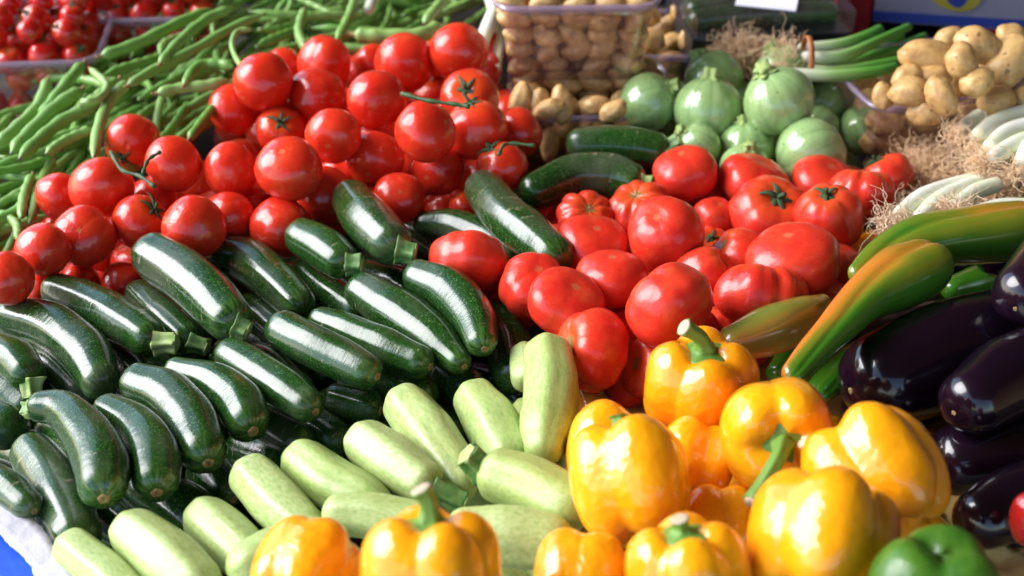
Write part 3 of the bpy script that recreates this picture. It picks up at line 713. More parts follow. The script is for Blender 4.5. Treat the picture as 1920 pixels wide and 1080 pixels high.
def stalk(base, tip, r0, r1, k=5, bendv=None, mt='stem', name='stem', parent=None, loc=None, cork='cork'):
    """ribbed cut stalk with a paler cut end"""
    base, tip = np.array(base), np.array(tip); mid = (base + tip) / 2 + (bendv if bendv is not None else 0)
    pts = catmull([base, mid, tip], 14); s = np.linspace(0, 1, 14)
    rad = r0 + (r1 - r0) * s + (r0 * .30) * np.exp(-(s / .25) ** 2)
    me = to_mesh(name, loft(pts - loc, rad, 30, lambda q, th: 1 + .20 * np.cos(k * th + .6 * q) + .05 * np.cos(11 * th + 1), wob=.35, seed=float(loc[0] * 50)), mt)
    o = link(name, me, parent)
    d = tip - pts[-2]; d /= np.linalg.norm(d)
    e = np.array([tip - d * .0002, tip + d * r1 * .14, tip + d * r1 * .16])
    ce = to_mesh('cut_end', loft(e - loc, np.array([r1 * .95, r1 * .8, r1 * .3]), 20, rib_sec(k, .12)), cork)
    link('cut_end', ce, o); return o
CACHE = {}
def basis(axis, spin=0.0):
    z = np.array(axis, float); z /= np.linalg.norm(z); x = np.cross([.13, .9, .4], z); x /= np.linalg.norm(x); y = np.cross(z, x)
    c, s = math.cos(spin), math.sin(spin); return np.array([c * x + s * y, -s * x + c * y, z]).T
def place(o, loc, B, sc):
    mw = Matrix.Identity(4)
    for a in range(3):
        for b_ in range(3): mw[a][b_] = float(B[a, b_] * sc[b_])
        mw[a][3] = float(loc[a])
    o.matrix_world = mw
    return o

def build(it, k):
    kind = it['kind']; z = np.array(it['z']) * (1 + it['t'])
    if kind in ('tomato', 'beef', 'round', 'pepper'):
        x, y, _ = it['sph'][0]; z = z[0]; loc = Pz(x, y, z); ax = it['axis']; a3 = np.array(ax, float); a3 /= np.linalg.norm(a3)
        rx, ry = it['rx'], it['ry']; R = max(rx, ry) * z / FPX * (1.07 if kind == 'beef' else 1.02)
        if kind in ('tomato', 'beef'):
            ratio = min(rx, ry) / max(rx, ry); s2 = max(0, 1 - a3[2] ** 2)        # projected flattening of the short axis
            h = math.sqrt(max(.3, (ratio ** 2 - a3[2] ** 2) / s2)) if s2 > .15 else .85
            h = min(max(h, .68), 1.02)
            if kind == 'tomato': h = max(h, .84)
        else: h = 1.0; R = .5 * (rx + ry) * z / FPX * (1.0 if kind == 'round' else 1.02)
        B = basis(cv(*ax), rng.uniform(0, 6.28))
        if kind == 'pepper': me = pepper_mesh(it['nl'], k + 3, it.get('mat', 'pepper'), it.get('gs', 1.0))
        elif kind == 'round':
            key = ('round', it['var']); me = CACHE.get(key) or CACHE.setdefault(key, round_mesh(it['var'] + 1))
        else:
            vs = k % 3; key = (kind, it['var'], vs); me = CACHE.get(key) or CACHE.setdefault(key, tomato_mesh(kind, it['var'], it['var'] * 10 + vs + 1))
        nm = {'tomato': 'tomato', 'beef': 'beef_tomato', 'round': 'round_courgette', 'pepper': 'bell_pepper'}[kind]
        parts = it.get('star') or it.get('stem')
        if not parts:
            o = link(nm, me); place(o, loc, B, (R, R, R * h)); tag(o, it['label'], it['cat'], it['group']); return o
        root = empty(nm, loc); tag(root, it['label'], it['cat'], it['group'])
        def sub(name, mesh, par=root):
            o = link(name, mesh, par); L = np.array(root.location); mw = Matrix.Identity(4)
            s = (R, R, R * h) if name in ('flesh', 'skin') else (R, R, R)
            for a in range(3):
                for b_ in range(3): mw[a][b_] = float(B[a, b_] * s[b_])
            if par is root: o.matrix_basis = mw
            return o
        sub('flesh' if kind != 'round' else 'skin', me)
        if kind in ('tomato', 'beef'):
            V, F, U = star_calyx(k, 6 if kind == 'beef' else 5, .5 if kind == 'beef' else .62, .09)
            top = h * (1 - (.20 if kind == 'beef' else .13)) + .02
            V = [np.array(v) + [0, 0, top] for v in V]
            c = sub('calyx', to_mesh('calyx', (V, F, U), 'vine'))
            st = tube([(0, 0, top - .02), (.04, .02, top + .14), (.12, .05, top + .24 + .1 * rng.random())], .06, .05, 8)
            s_ = link('stem', to_mesh('stem', st, 'vine'), c)
        elif kind == 'round':
            pts = np.array([[0, 0, .93], [0, 0, 1.04], [.05, 0, 1.17]]); p = catmull(pts, 12); s = np.linspace(0, 1, 12)
            rad = .19 + .14 * np.exp(-(s / .22) ** 2) + .05 * s
            sub('stem', to_mesh('stem', loft(p, rad, 40, lambda q, th: 1 + .26 * (1 - .3 * q) * np.cos(5 * th), upv=(1, 0, 0)), 'stem_pale'))
        else:
            # calyx disc seated in the top dip + curved stalk
            th = np.linspace(0, 2 * PI, 48, endpoint=False); prof = [(.40, .70), (.41, .76), (.34, .79), (.22, .80), (.13, .86), (.11, .92)]
            Rg = np.array([[[r * (1 + (.10 if r > .2 else .03) * math.cos(5 * t + 1) + .03 * math.cos(13 * t)) * math.cos(t), r * (1 + .10 * math.cos(5 * t + 1)) * math.sin(t), zz] for t in th] for r, zz in prof])
            c = sub('calyx', to_mesh('calyx', ring_mesh(Rg), 'pep_stem'))
            Bi = B.T; bd = Bi @ (it['bend'][0] * RT + it['bend'][1] * UP - it['bend'][2] * FW); L = it['stem']
            p = [np.array([0, 0, .80]), np.array([0, 0, .80 + L * .45]) + bd * L * .25, np.array([0, 0, .80 + L * .75]) + bd * L * .95]
            P_ = catmull(p, 16); s = np.linspace(0, 1, 16); rad = .125 + .06 * np.exp(-(s / .2) ** 2) + .035 * np.exp(-((1 - s) / .12) ** 2)
            s_ = link('stem', to_mesh('stem', loft(P_, rad, 24, rib_sec(5, .10), upv=(1, 0, 0), wob=.1), 'pep_stem'), c)
            ep = np.array([P_[-1] - (P_[-1] - P_[-2]) * .1, P_[-1] + (P_[-1] - P_[-2]) * .35, P_[-1] + (P_[-1] - P_[-2]) * .4]); link('cut_end', to_mesh('cut_end', loft(ep, np.array([.155, .135, .05]), 20, upv=(1, 0, 0)), 'cork'), c)
            d = P_[-1] - P_[-2]; d /= np.linalg.norm(d)
            e = np.array([P_[-1] - d * .004, P_[-1] + d * .018, P_[-1] + d * .022])
        return root
    # long things
    sph = it['sph']; ctr = np.array([Pz(a, b, q) for (a, b, _), q in zip(sph, z)]); rad = [c * q / FPX for (_, _, c), q in zip(sph, z)]
    if it.get('flip'): pass
    loc = ctr.mean(0); loc[2] -= np.mean(rad)
    ca, cb = .95, .95
    if it['stem'] == 'a': ca = .7
    if it['stem'] == 'b': cb = .7
    pts, rr, ta, tb, ea, eb = body_path(ctr, rad, 46, ca, cb, 2.4 if kind != 'longpep' else 2.1)
    k_ = rng.uniform(0, 6)
    if kind == 'zuc': sec = lambda s, th: 1 + .022 * np.cos(5 * th + k_) + .012 * np.cos(9 * th + 2 * k_)
    elif kind == 'pale': sec = lambda s, th: 1 + .030 * np.cos(6 * th + k_) + .008 * np.cos(11 * th)
    elif kind == 'longpep': sec = lambda s, th: 1 + .055 * np.cos(3 * th + k_ + 1.5 * s) - .10 * np.exp(-((((th + k_ + s) % (2 * PI)) - PI) / .16) ** 2)
    else: sec = lambda s, th: 1 + .01 * np.cos(3 * th)
    nm, bn = {'zuc': ('courgette', 'skin'), 'pale': ('pale_courgette', 'skin'), 'longpep': ('long_pepper', 'flesh'), 'aub': ('aubergine', 'skin')}[kind]
    me = to_mesh(nm + '_skin', loft(pts - loc, rr, 44, sec, wob=.07, seed=k), it['mat'])
    if not (it['stem'] or it['scar']):
        o = link(nm, me, loc=loc); tag(o, it['label'], it['cat'], it['group']); return o
    root = empty(nm, loc); tag(root, it['label'], it['cat'], it['group']); link(bn, me, root)
    if it['stem']:
        e, t, r = (ea, ta, rad[0]) if it['stem'] == 'a' else (eb, tb, rad[-1])
        zz = (z[0] if it['stem'] == 'a' else z[-1]) * .995
        tip = Pz(it['stip'][0], it['stip'][1], zz); tip = e + (tip - e) * .8
        stalk(e - t * r * .22, tip, r * .46, r * .48, mt='stem' if kind == 'pale' or k % 3 else 'stem_pale', parent=root, loc=loc, cork='stem_pale')
    if it['scar']:
        if kind == 'aub': e, t, r = ea, ta, rad[0] * .35
        else: e, t, r = eb, tb, rad[-1]
        q = np.array([e - t * r * .12, e - t * r * .01, e + t * r * .035, e + t * r * .01])
        sc = to_mesh('blossom_scar', loft(q - loc, np.array([.24, .27, .22, .07]) * r * (.9 if kind != 'aub' else .8), 18, lambda s, th: 1 + .08 * np.cos(5 * th), wob=.2), 'scar')
        link('blossom_scar', sc, root)
    return root
for k, it in enumerate(ITEMS): build(it, k)

# tomato vine stalks seen between fruits (each bound to nothing else: a cut truss lying on the heap)
def vine(path, H, r, label):
    pts = np.array([Pz(x, y, zat(x, y, H + (dh or 0))) for x, y, dh in path]); loc = pts.mean(0)
    o = link('vine_stalk', to_mesh('vine_stalk', loft(catmull(pts, 24) - loc, np.full(24, r) * (1 + .25 * np.sin(np.arange(24) * .9)), 10), 'vine'), loc=loc)
    tag(o, label, 'tomato vine', 'tomato vine stalks'); return o
vine([(208,285,.0),(228,318,.0),(262,330,.0),(290,350,0)], .095, .0018, 'green vine stalk across the creased tomato at the left')
vine([(268,325,0),(278,300,0),(300,285,0)], .098, .0016, 'short forked vine piece between the creased tomato and its neighbour')
vine([(752,175,0),(800,188,0),(850,195,0),(880,200,0)], .135, .0019, 'vine stalk leading to the spiky calyx near the heap top')
vine([(935,290,0),(950,270,0),(1003,273,0)], .085, .0017, 'long bent vine stalk in front of the rightmost heap tomato')

# ------------------------------------------------------------------ fillers below the visible layer
WP = []   # world spheres of visible items
for i, it in enumerate(ITEMS):
    for q in densify(it):
        zz = q[3] * (1 + it['t']); WP.append((*Pz(q[0], q[1], zz), q[2] * zz / FPX, q[0], q[1], q[2], zz))
WP = np.array(WP)
def inpoly(x, y, poly):
    c = False; n = len(poly)
    for i in range(n):
        x1, y1 = poly[i]; x2, y2 = poly[(i + 1) % n]
        if (y1 > y) != (y2 > y) and x < (x2 - x1) * (y - y1) / (y2 - y1) + x1: c = not c
    return c
def fill_ok(sp):
    global WP
    for (x, y, z, r) in sp:
        d = np.linalg.norm(WP[:, :3] - [x, y, z], axis=1)
        if np.any(d < (WP[:, 3] + r) * .86): return False
        px, py, pz = proj((x, y, z)); rp = r * FPX / pz
        dp = np.hypot(WP[:, 4] - px, WP[:, 5] - py)
        if np.any((pz < WP[:, 7]) & (dp < (rp + WP[:, 6]) * .8)): return False
    return True
def add_wp(sp):
    global WP
    rows = []
    for (x, y, z, r) in sp: px, py, pz = proj((x, y, z)); rows.append((x, y, z, r, px, py, r * FPX / pz, pz))
    WP = np.vstack([WP, rows])
nfill = 0
def fill_round(poly, levels, r, mesh, nm, label, cat, group, flat=.88):
    global nfill
    W = np.array([P(x, y, 0) for x, y in poly]); x0, y0 = W[:, 0].min(), W[:, 1].min(); x1, y1 = W[:, 0].max(), W[:, 1].max()
    for H in levels:
        st = r * 2.02; row = 0; y = y0
        while y < y1:
            x = x0 + (row % 2) * r
            while x < x1:
                q = (x + rng.uniform(-.1, .1) * r, y + rng.uniform(-.1, .1) * r, H + rng.uniform(-.1, .1) * r, r * rng.uniform(.9, 1))
                px, py, _ = proj(q[:3])
                if inpoly(px, py, poly) and -80 < px < 2000 and -40 < py < 1150 and fill_ok([q]):
                    o = link(nm, mesh[nfill % len(mesh)]); place(o, q[:3], basis(rng.normal(size=3)), (q[3], q[3], q[3] * flat)); tag(o, label, cat, group); add_wp([q]); nfill += 1
                x += st
            y += st * .87; row += 1
tm = [CACHE[k] for k in CACHE if k[0] == 'tomato']; bm_ = [CACHE[k] for k in CACHE if k[0] == 'beef']; rm = [CACHE[k] for k in CACHE if k[0] == 'round']
poly_T = [(440,200),(560,120),(900,90),(1000,200),(1010,300),(960,350),(870,420),(700,420),(560,470),(300,480),(230,560),(0,560),(-20,520),(90,440),(150,380),(300,340),(420,330)]
poly_B = [(1240,290),(1420,290),(1700,300),(1700,380),(1640,450),(1620,560),(1400,640),(1230,760),(1130,760),(1060,640),(930,600),(820,520),(1010,420)]
fill_round(poly_T, [.02, -.035, -.088], .029, tm, 'tomato', 'red tomato deep in the round tomato heap, mostly covered by others', 'tomato', 'buried round tomatoes')
fill_round(poly_B, [-.02, -.078], .034, bm_, 'beef_tomato', 'red beef tomato deep in its heap, mostly covered by others', 'tomato', 'buried beef tomatoes', .8)
fill_round([(1170,130),(1280,100),(1540,100),(1680,200),(1680,300),(1500,350),(1300,320),(1180,250)], [-.03, -.082], .033, rm, 'round_courgette', 'round courgette low in the pile, mostly covered by others', 'round courgette', 'buried round courgettes')
def fill_long(poly, levels, r, L, dirw, sp, nm, mt, label, cat, group):
    global nfill
    W = np.array([P(x, y, 0) for x, y in poly]); x0, y0 = W[:, 0].min(), W[:, 1].min(); x1, y1 = W[:, 0].max(), W[:, 1].max()
    d = np.array([dirw[0], dirw[1], 0.]); d /= np.linalg.norm(d)
    pts = np.array([-d * L / 2 + [0, 0, -.003], d * 0 + [0, 0, .003], d * L / 2 + [0, 0, -.003]])
    p2, rr, *_ = body_path(pts, [r * .9, r, r * .95], 36); me = to_mesh(nm + '_skin', loft(p2, rr, 32, lambda s, th: 1 + .015 * np.cos(6 * th), wob=.06, seed=2), mt)
    for H in levels:
        y = y0
        while y < y1:
            x = x0 + rng.uniform(0, r)
            while x < x1:
                c = np.array([x, y, H + rng.uniform(-.004, .004)]); px, py, _ = proj(c)
                s_ = [(*(c + d * L / 2 * q), r) for q in (-1, 0, 1)]
                if inpoly(px, py, poly) and fill_ok(s_):
                    o = link(nm, me, loc=c); tag(o, label, cat, group); add_wp(s_); nfill += 1
                x += r * .7
            y += r * .7
poly_D = [(0,560),(250,480),(560,420),(640,340),(880,330),(1050,440),(960,600),(990,760),(880,720),(600,860),(420,960),(250,1010),(100,990),(-40,900)]
fill_long(poly_D, [-.012, -.048, -.082], .021, .07, (.8, -.62), 1, 'courgette', 'zuc', 'dark courgette low in its pile, mostly covered by others', 'courgette', 'buried dark courgettes')
fill_long([(1000,230),(1290,230),(1280,360),(980,400)], [-.02, -.06], .021, .07, (1, .1), 1, 'courgette', 'zuc', 'dark courgette low under the two lying ones, mostly covered', 'courgette', 'buried dark courgettes below the potatoes')
fill_long([(80,1000),(500,840),(760,720),(1050,640),(1130,800),(1060,1000),(1000,1130),(80,1130)], [-.012, -.055], .024, .07, (.7, -.7), 1, 'pale_courgette', 'pale', 'pale courgette low in its pile, mostly covered by others', 'pale courgette', 'buried pale courgettes')
fill_round([(1050,790),(1250,760),(1560,720),(1780,820),(1790,1000),(1700,1150),(450,1150),(480,1000),(900,1010)], [0.01, -.06], .040, [pepper_mesh(4, 91, 'pepper'), pepper_mesh(3, 92, 'pepper')], 'bell_pepper', 'yellow bell pepper low in the pile, mostly covered by others', 'yellow pepper', 'buried yellow peppers', 1.)
fill_long([(1600,480),(1920,380),(2000,380),(2000,1000),(1800,1000),(1600,800)], [-.03], .032, .09, (.85, .5), 1, 'aubergine', 'aub', 'aubergine low in the pile, mostly covered by others', 'aubergine', 'buried aubergines')

# ------------------------------------------------------------------ stall setting
def slab(name, poly, z0, z1, mt, wob=0):
    """poly: list of world xy (ccw) -> prism"""
    n = len(poly); V = [(x, y, z1) for x, y in poly] + [(x, y, z0) for x, y in poly]
    F = [tuple(range(n)), tuple(range(2 * n - 1, n - 1, -1))] + [(i, i + n, (i + 1) % n + n, (i + 1) % n) for i in range(n)]
    F = [f if i < 2 else tuple(reversed(f)) for i, f in enumerate(F)]
    return to_mesh(name, (V, F, None), mt, smooth=False)
o = link('ground', slab('ground', [(-15, -15), (15, -15), (15, 20), (-15, 20)], -.95, -.9, 'ground')); o['kind'] = 'structure'
o = link('stall_table', slab('stall_table', [(-1.3, .25), (1.3, .25), (1.3, 1.95), (-1.3, 1.95)], -.155, -.125, 'table'))
tag(o, 'dark wooden stall board under all the vegetables', 'stall table')

# table legs so the board stands
for i, (x, y) in enumerate(((-1.2, .35), (1.2, .35), (-1.2, 1.85), (1.2, 1.85))):
    link('leg', slab('leg', [(x - .03, y - .03), (x + .03, y - .03), (x + .03, y + .03), (x - .03, y + .03)], -.9, -.156, 'table'), o)
aw = link('added_awning', slab('added_awning', [(-1.15, -1.6), (3.2, -1.6), (3.2, 3.6), (-1.15, 3.6)], 1.85, 1.87, 'added_awning')); tag(aw, 'unseen brown canvas roof added above the stall to cut sky light', 'added_awning')  # out of view, added to hold off sky light from overhead
link('added_rear_canvas', slab('added_rear_canvas', [(-1.15, 3.6), (3.2, 3.6), (3.2, 3.62), (-1.15, 3.62)], -.9, 1.849, 'added_awning'), aw)  # unseen cloth, added to block the sky beyond the stall
link('added_side_canvas', slab('added_side_canvas', [(3.2, -1.6), (3.22, -1.6), (3.22, 3.6), (3.2, 3.6)], -.9, 1.87, 'added_awning'), aw)  # unseen cloth, added to keep sky reflections off from the right

def sheet(name, poly_px, H, mt, label, cat, amp=.004, grid=.006, thick=.0012, torn=.25):
    """thin crumpled sheet covering the region of ground inside a px polygon at height H"""
    W = [P(x, y, H)[:2] for x, y in poly_px]; W = [tuple(q) for q in W]
    # resample outline with torn jitter
    out = []
    for i in range(len(W)):
        a, b_ = np.array(W[i]), np.array(W[(i + 1) % len(W)]); k = max(1, int(np.linalg.norm(b_ - a) / (grid * .8)))
        for q in range(k):
            p = a + (b_ - a) * q / k; nn = noise.noise(Vector((p[0] * 120, p[1] * 120, 0))) * grid * torn * 2 + noise.noise(Vector((p[0] * 400, p[1] * 400, 3))) * grid * torn
            out.append(tuple(p + nn))
    import bmesh
    bm = bmesh.new(); vs = [bm.verts.new((x, y, 0)) for x, y in out]; bm.faces.new(vs)
    bmesh.ops.triangulate(bm, faces=bm.faces[:])
    bmesh.ops.subdivide_edges(bm, edges=[e for e in bm.edges if e.calc_length() > grid * 2], cuts=3, use_grid_fill=False)
    bmesh.ops.subdivide_edges(bm, edges=[e for e in bm.edges if e.calc_length() > grid * 2], cuts=2, use_grid_fill=False)
    bmesh.ops.triangulate(bm, faces=bm.faces[:])
    for v in bm.verts: v.co.z = H + amp * (noise.noise(v.co * 25) + .5 * noise.noise(v.co * 70))
    me = bpy.data.meshes.new(name); bm.normal_update(); bm.to_mesh(me); bm.free(); me.materials.append(M[mt])
    me.polygons.foreach_set('use_smooth', [True] * len(me.polygons))
    o = link(name, me); md = o.modifiers.new('s', 'SOLIDIFY'); md.thickness = thick; tag(o, label, cat); return o
sheet('paper_sheet', [(-90,905),(0,935),(35,942),(62,975),(92,1005),(100,1030),(122,1050),(140,1090),(160,1140),(110,1140),(82,1085),(45,1048),(0,1003),(-90,935)], .022, 'paper', 'torn white paper liner over the blue crate edge at lower left', 'paper', .0015, .0045, torn=.12)
bp = [P(x, y, .012)[:2] for x, y in [(-150,900),(0,985),(50,1035),(95,1085),(130,1150),(-150,1150)]]
o = link('blue_crate', slab('blue_crate', [tuple(q) for q in bp][::-1], -.12, .012, 'blue')); tag(o, 'blue plastic crate side under the white paper', 'crate')
sheet('paper_liner', [(1090,735),(1210,760),(1300,800),(1590,440),(1700,400),(2020,330),(2060,1180),(1600,1180),(1500,900)], -.055, 'yellow_paper', 'yellow paper liner under the peppers and aubergines at right', 'paper', .008, .012)
sheet('yellow_paper', [(1740,985),(1800,990),(1870,1010),(1960,1030),(1990,1150),(1740,1150)], .02, 'yellow_paper', 'crumpled yellow paper behind the green bell pepper', 'paper', .010, .006)
# yellow crate divider edge behind the tomatoes, stood in for by a pepper shape
longi('longpep', [(1590,492,20),(1625,465,30),(1680,455,32)], .0, '', mat='pepper', cat='', group=None, stem='', scar='', stip=None)
it = ITEMS[-1]; it['label'] = 'yellow pepper-shaped strip standing in for a crate divider between red tomatoes and onion roots'; it['cat'] = 'long pepper'; build(it, 777)

# ------------------------------------------------------------------ clear punnets
def punnet(c, ang, w, d, h, ztop, label, taper=.86, name='punnet'):
    """open clear plastic tub with rounded corners and a rolled rim"""
    def rr(wx, dy, r, z, k=8):
        pts = []
        for q, (sx, sy) in enumerate(((1, 1), (-1, 1), (-1, -1), (1, -1))):
            for a in np.linspace(0, PI / 2, k): aa = a + q * PI / 2; pts.append((sx * (wx / 2 - r) + r * math.cos(aa), sy * (dy / 2 - r) + r * math.sin(aa), z))
        return pts
    R = []
    for s in np.linspace(1, 0, 6): f = 1 - (1 - taper) * s; R.append(rr(w * f, d * f, .018 + .004 * (1 - s), -h * s))
    R = [rr(w * taper * .8, d * taper * .8, .015, -h - .001)] + R
    body = ring_mesh(np.array(R), True, False)
    root = empty(name, (c[0], c[1], ztop - h)); root.rotation_euler = (0, 0, ang); tag(root, label, 'punnet', 'clear plastic punnets')
    b_ = link('tub', to_mesh('tub', ([np.array(v) + [0, 0, h] for v in body[0]], body[1], body[2]), 'plastic'), root)
    md = b_.modifiers.new('s', 'SOLIDIFY'); md.thickness = .0006
    rp = np.array(rr(w + .004, d + .004, .024, h)); cx = np.vstack([rp, rp[:1]])
    n = len(rp); prof = [(0, -.004), (.004, -.004), (.0055, 0), (.004, .002), (-.001, .002), (-.001, .0)]
    Rm = np.zeros((n, len(prof), 3)); 
    for i in range(n):
        t = rp[(i + 1) % n] - rp[i - 1]; t /= np.linalg.norm(t); nr = np.array([t[1], -t[0], 0])
        for j, (a, zz) in enumerate(prof): Rm[i, j] = rp[i] + nr * a + [0, 0, zz]
    V, F = list(Rm.reshape(-1, 3)), []; m = len(prof)
    for i in range(n):
        for j in range(m): F.append((i * m + j, ((i + 1) % n) * m + j, ((i + 1) % n) * m + (j + 1) % m, i * m + (j + 1) % m))
    link('rim', to_mesh('rim', (V, F, None), 'rim'), root)
    return root
def potato_mesh(seed):
    r = random.Random(seed); L = r.uniform(1.15, 1.75); n, m = 24, 28; bend = r.uniform(-.25, .25); R = np.zeros((n, m, 3))
    eyes = [(Vector((r.gauss(0, 1), r.gauss(0, 1), r.gauss(0, 1)))).normalized() for _ in range(6)]
    for i, p in enumerate(np.linspace(.03, PI - .03, n)):
        sn, cs = math.sin(p), math.cos(p)
        for j in range(m):
            t = j / m * 2 * PI; d = Vector((sn * math.cos(t), sn * math.sin(t), cs))
            q = 1 + .16 * noise.noise(d * 1.3 + Vector((seed * 5.1, 0, 0))) + .03 * noise.noise(d * 4 + Vector((seed, 0, 0)))
            for e in eyes: q -= .05 * math.exp(-((d - e).length / .18) ** 2)
            x, y, z = sn * math.cos(t) * q, sn * math.sin(t) * q * .93, cs * q * L
            x += bend * (z / L) ** 2 * L * .6 + 0; R[i, j] = (x, y, z)
    return to_mesh('potato', ring_mesh(R[::-1]), 'potato')
PM = [potato_mesh(s) for s in range(12)]
def potato(px, py, half, ang, H, label, group, tilt=0., v=None, sink=0):
    z = zat(px, py, H); R = half * z / FPX; loc = Pz(px, py, z) 
    ax = cv(math.cos(math.radians(ang)), math.sin(math.radians(ang)), tilt); v = v if v is not None else int(rng.integers(12))
    o = link('potato', PM[v]); place(o, loc, basis(ax, rng.uniform(0, 6)), (R, R, R)); tag(o, label, 'potato', group); return o
def fill_punnet(c, ang, w, d, z0, z1, r, label, group, heap=0, taper=.86, h=.1, skip=None, r_layer=1.45):
    ca, sa = math.cos(ang), math.sin(ang); lay = 0; z = z0 + r
    while z < z1 + heap:
        f = taper + (1 - taper) * min(1, (z - z0) / (z1 - z0)); hw, hd = w * f / 2 - r * 1.12, d * f / 2 - r * 1.12
        if z > z1: k = 1 - (z - z1) / (heap + 1e-6) * .5; hw *= k; hd *= k
        nx = max(1, int(2 * hw / (r * 2.3)) + 1); ny = max(1, int(2 * hd / (r * 2.2)) + 1)
        for i in range(nx):
            for j in range(ny):
                x = -hw + 2 * hw * (i / (nx - 1) if nx > 1 else .5) + rng.uniform(-.25, .25) * r; y = -hd + 2 * hd * (j / (ny - 1) if ny > 1 else .5) + rng.uniform(-.2, .2) * r
                if 0 < j < ny - 1 and 0 < i < nx - 1 and z < z1 - 2.5 * r: continue       # heart of the tub is never seen
                x = min(max(x, -hw), hw); y = min(max(y, -hd), hd)
                p = (c[0] + ca * x - sa * y, c[1] + sa * x + ca * y, z + rng.uniform(-.2, .2) * r)
                if skip and skip(p): continue
                al = rng.uniform(-.35, .35) + (0 if (j in (0, ny - 1)) else rng.uniform(-1.5, 1.5)) + (PI / 2 if i in (0, nx - 1) and j not in (0, ny - 1) else 0)
                ax = np.array([math.cos(al + ang), math.sin(al + ang), rng.uniform(-.4, .4) if rng.random() < .7 else rng.uniform(-1.4, 1.4)])
                o = link('potato', PM[int(rng.integers(12))]); s = r * rng.uniform(.82, 1.05); place(o, p, basis(ax, rng.uniform(0, 6)), (s, s, s)); tag(o, label, 'potato', group)
        z += r * r_layer; lay += 1
# central stacked punnet
Pc = P(1080, 12, .135); W1, D1 = .162, .125
c1 = (Pc[0], Pc[1] + D1 / 2)
punnet(c1, math.radians(2), W1, D1, .088, .135, 'full clear punnet of small potatoes standing on top of another, top centre')
fill_punnet(c1, math.radians(2), W1, D1, .047, .135, .0125, 'small yellow-brown potato in the stacked top centre punnet', 'potatoes in the stacked punnet', heap=.02)
Pd = P(1095, 222, .012); c2 = (Pd[0] + .01, Pd[1] + D1 / 2)
punnet(c2, math.radians(3), .165, D1, .09, .015, 'clear punnet of potatoes carrying the stacked one')
fill_punnet(c2, math.radians(3), .165, D1, -.075, .015, .0135, 'small potato in the lower centre punnet behind the courgettes', 'potatoes in the lower punnet', heap=.022)
for q, (x, y, r, a) in enumerate([(1005, 190, 19, 60), (1052, 196, 23, 95), (1030, 205, 20, 20), (1118, 197, 19, 10), (1103, 225, 21, 80), (1150, 208, 20, 30), (975, 190, 22, 80), (1055, 245, 18, 40), (1030, 270, 20, 90)]):
    potato(x, y, r, a, .045 if y < 215 else .0, ['small potato touching the rightmost red tomato, above it', 'upright egg shaped yellow potato under the stacked punnet', 'tilted potato left of the upright egg shaped one', 'reddish potato right of the upright egg shaped one', 'potato right below the reddish one at the rim', 'potato closest to the leftmost round courgette', 'dim potato between the tomato heap and the stacked punnet', 'potato just below the lower punnet rim', 'lowest small potato, above the two lying courgettes'][q], 'loose potatoes between the punnets')
Pe = P(1290, 120, -.0); c3 = (Pe[0], Pe[1] + .05)
punnet(c3, 0, .15, .12, .09, .015, 'clear punnet of potatoes in shade behind the round courgettes')
fill_punnet(c3, 0, .15, .12, -.075, .015, .0145, 'shaded potato in the punnet behind the round courgettes', 'potatoes in the shaded punnet', heap=.015)
# right punnet
fl, fr = P(1648, 205, .055), P(1935, 168, .055); dv = fr - fl; an = math.atan2(dv[1], dv[0]); L4 = .20
cc = fl[:2] + np.array([math.cos(an), math.sin(an)]) * L4 / 2 + np.array([-math.sin(an), math.cos(an)]) * .065
punnet(cc, an, L4, .13, .10, .055, 'clear punnet heaped with large yellow potatoes at the right', name='punnet')
fill_punnet(cc, an, L4, .13, -.045, .05, .018, 'yellow potato inside the heaped right punnet', 'potatoes inside the right punnet', heap=.0)
RP = [(1742,110,36,170,.10,'rounded potato at the left shoulder of the heap'),(1803,115,30,285,.115,'upright crooked potato with an eye in the middle of the heap'),
      (1835,85,33,335,.115,'potato crowning the heap in the right punnet'),(1700,143,24,215,.09,'slim potato at the upper left of the right heap'),
      (1750,143,24,180,.09,'small darker potato under the shoulder of the heap'),(1707,172,30,8,.09,'long potato resting on the left rim of the right punnet'),
      (1765,180,28,300,.095,'potato with a pale round end above the front rim'),(1832,155,27,30,.10,'long bent potato slanting right across the heap'),
      (1890,120,38,60,.10,'large potato at the right of the heap'),(1655,180,22,280,.075,'potato wedged at the left corner of the right punnet'),
      (1740,208,30,10,.072,'potato sitting just at the front rim of the right punnet'),(1870,190,30,10,.075,'shaded potato at the right end of the front rim'),
      (1785,72,22,0,.10,'small potato peeping behind the heap crown'),(1905,80,30,320,.10,'potato behind the large right one'),
      (1920,190,28,60,.07,'potato touching the right picture edge'),(1690,100,0,0,0,'')]
for x, y, r, a, H, lb in RP:
    if r: potato(x, y, r, a, H, lb, 'potatoes heaped above the right punnet')
for x, y, r, a in [(1700,290,26,60),(1725,330,26,20),(1760,345,22,100)]: potato(x, y, r, a, -.02, 'potato lying half under the onion roots', 'potatoes under the onion roots')

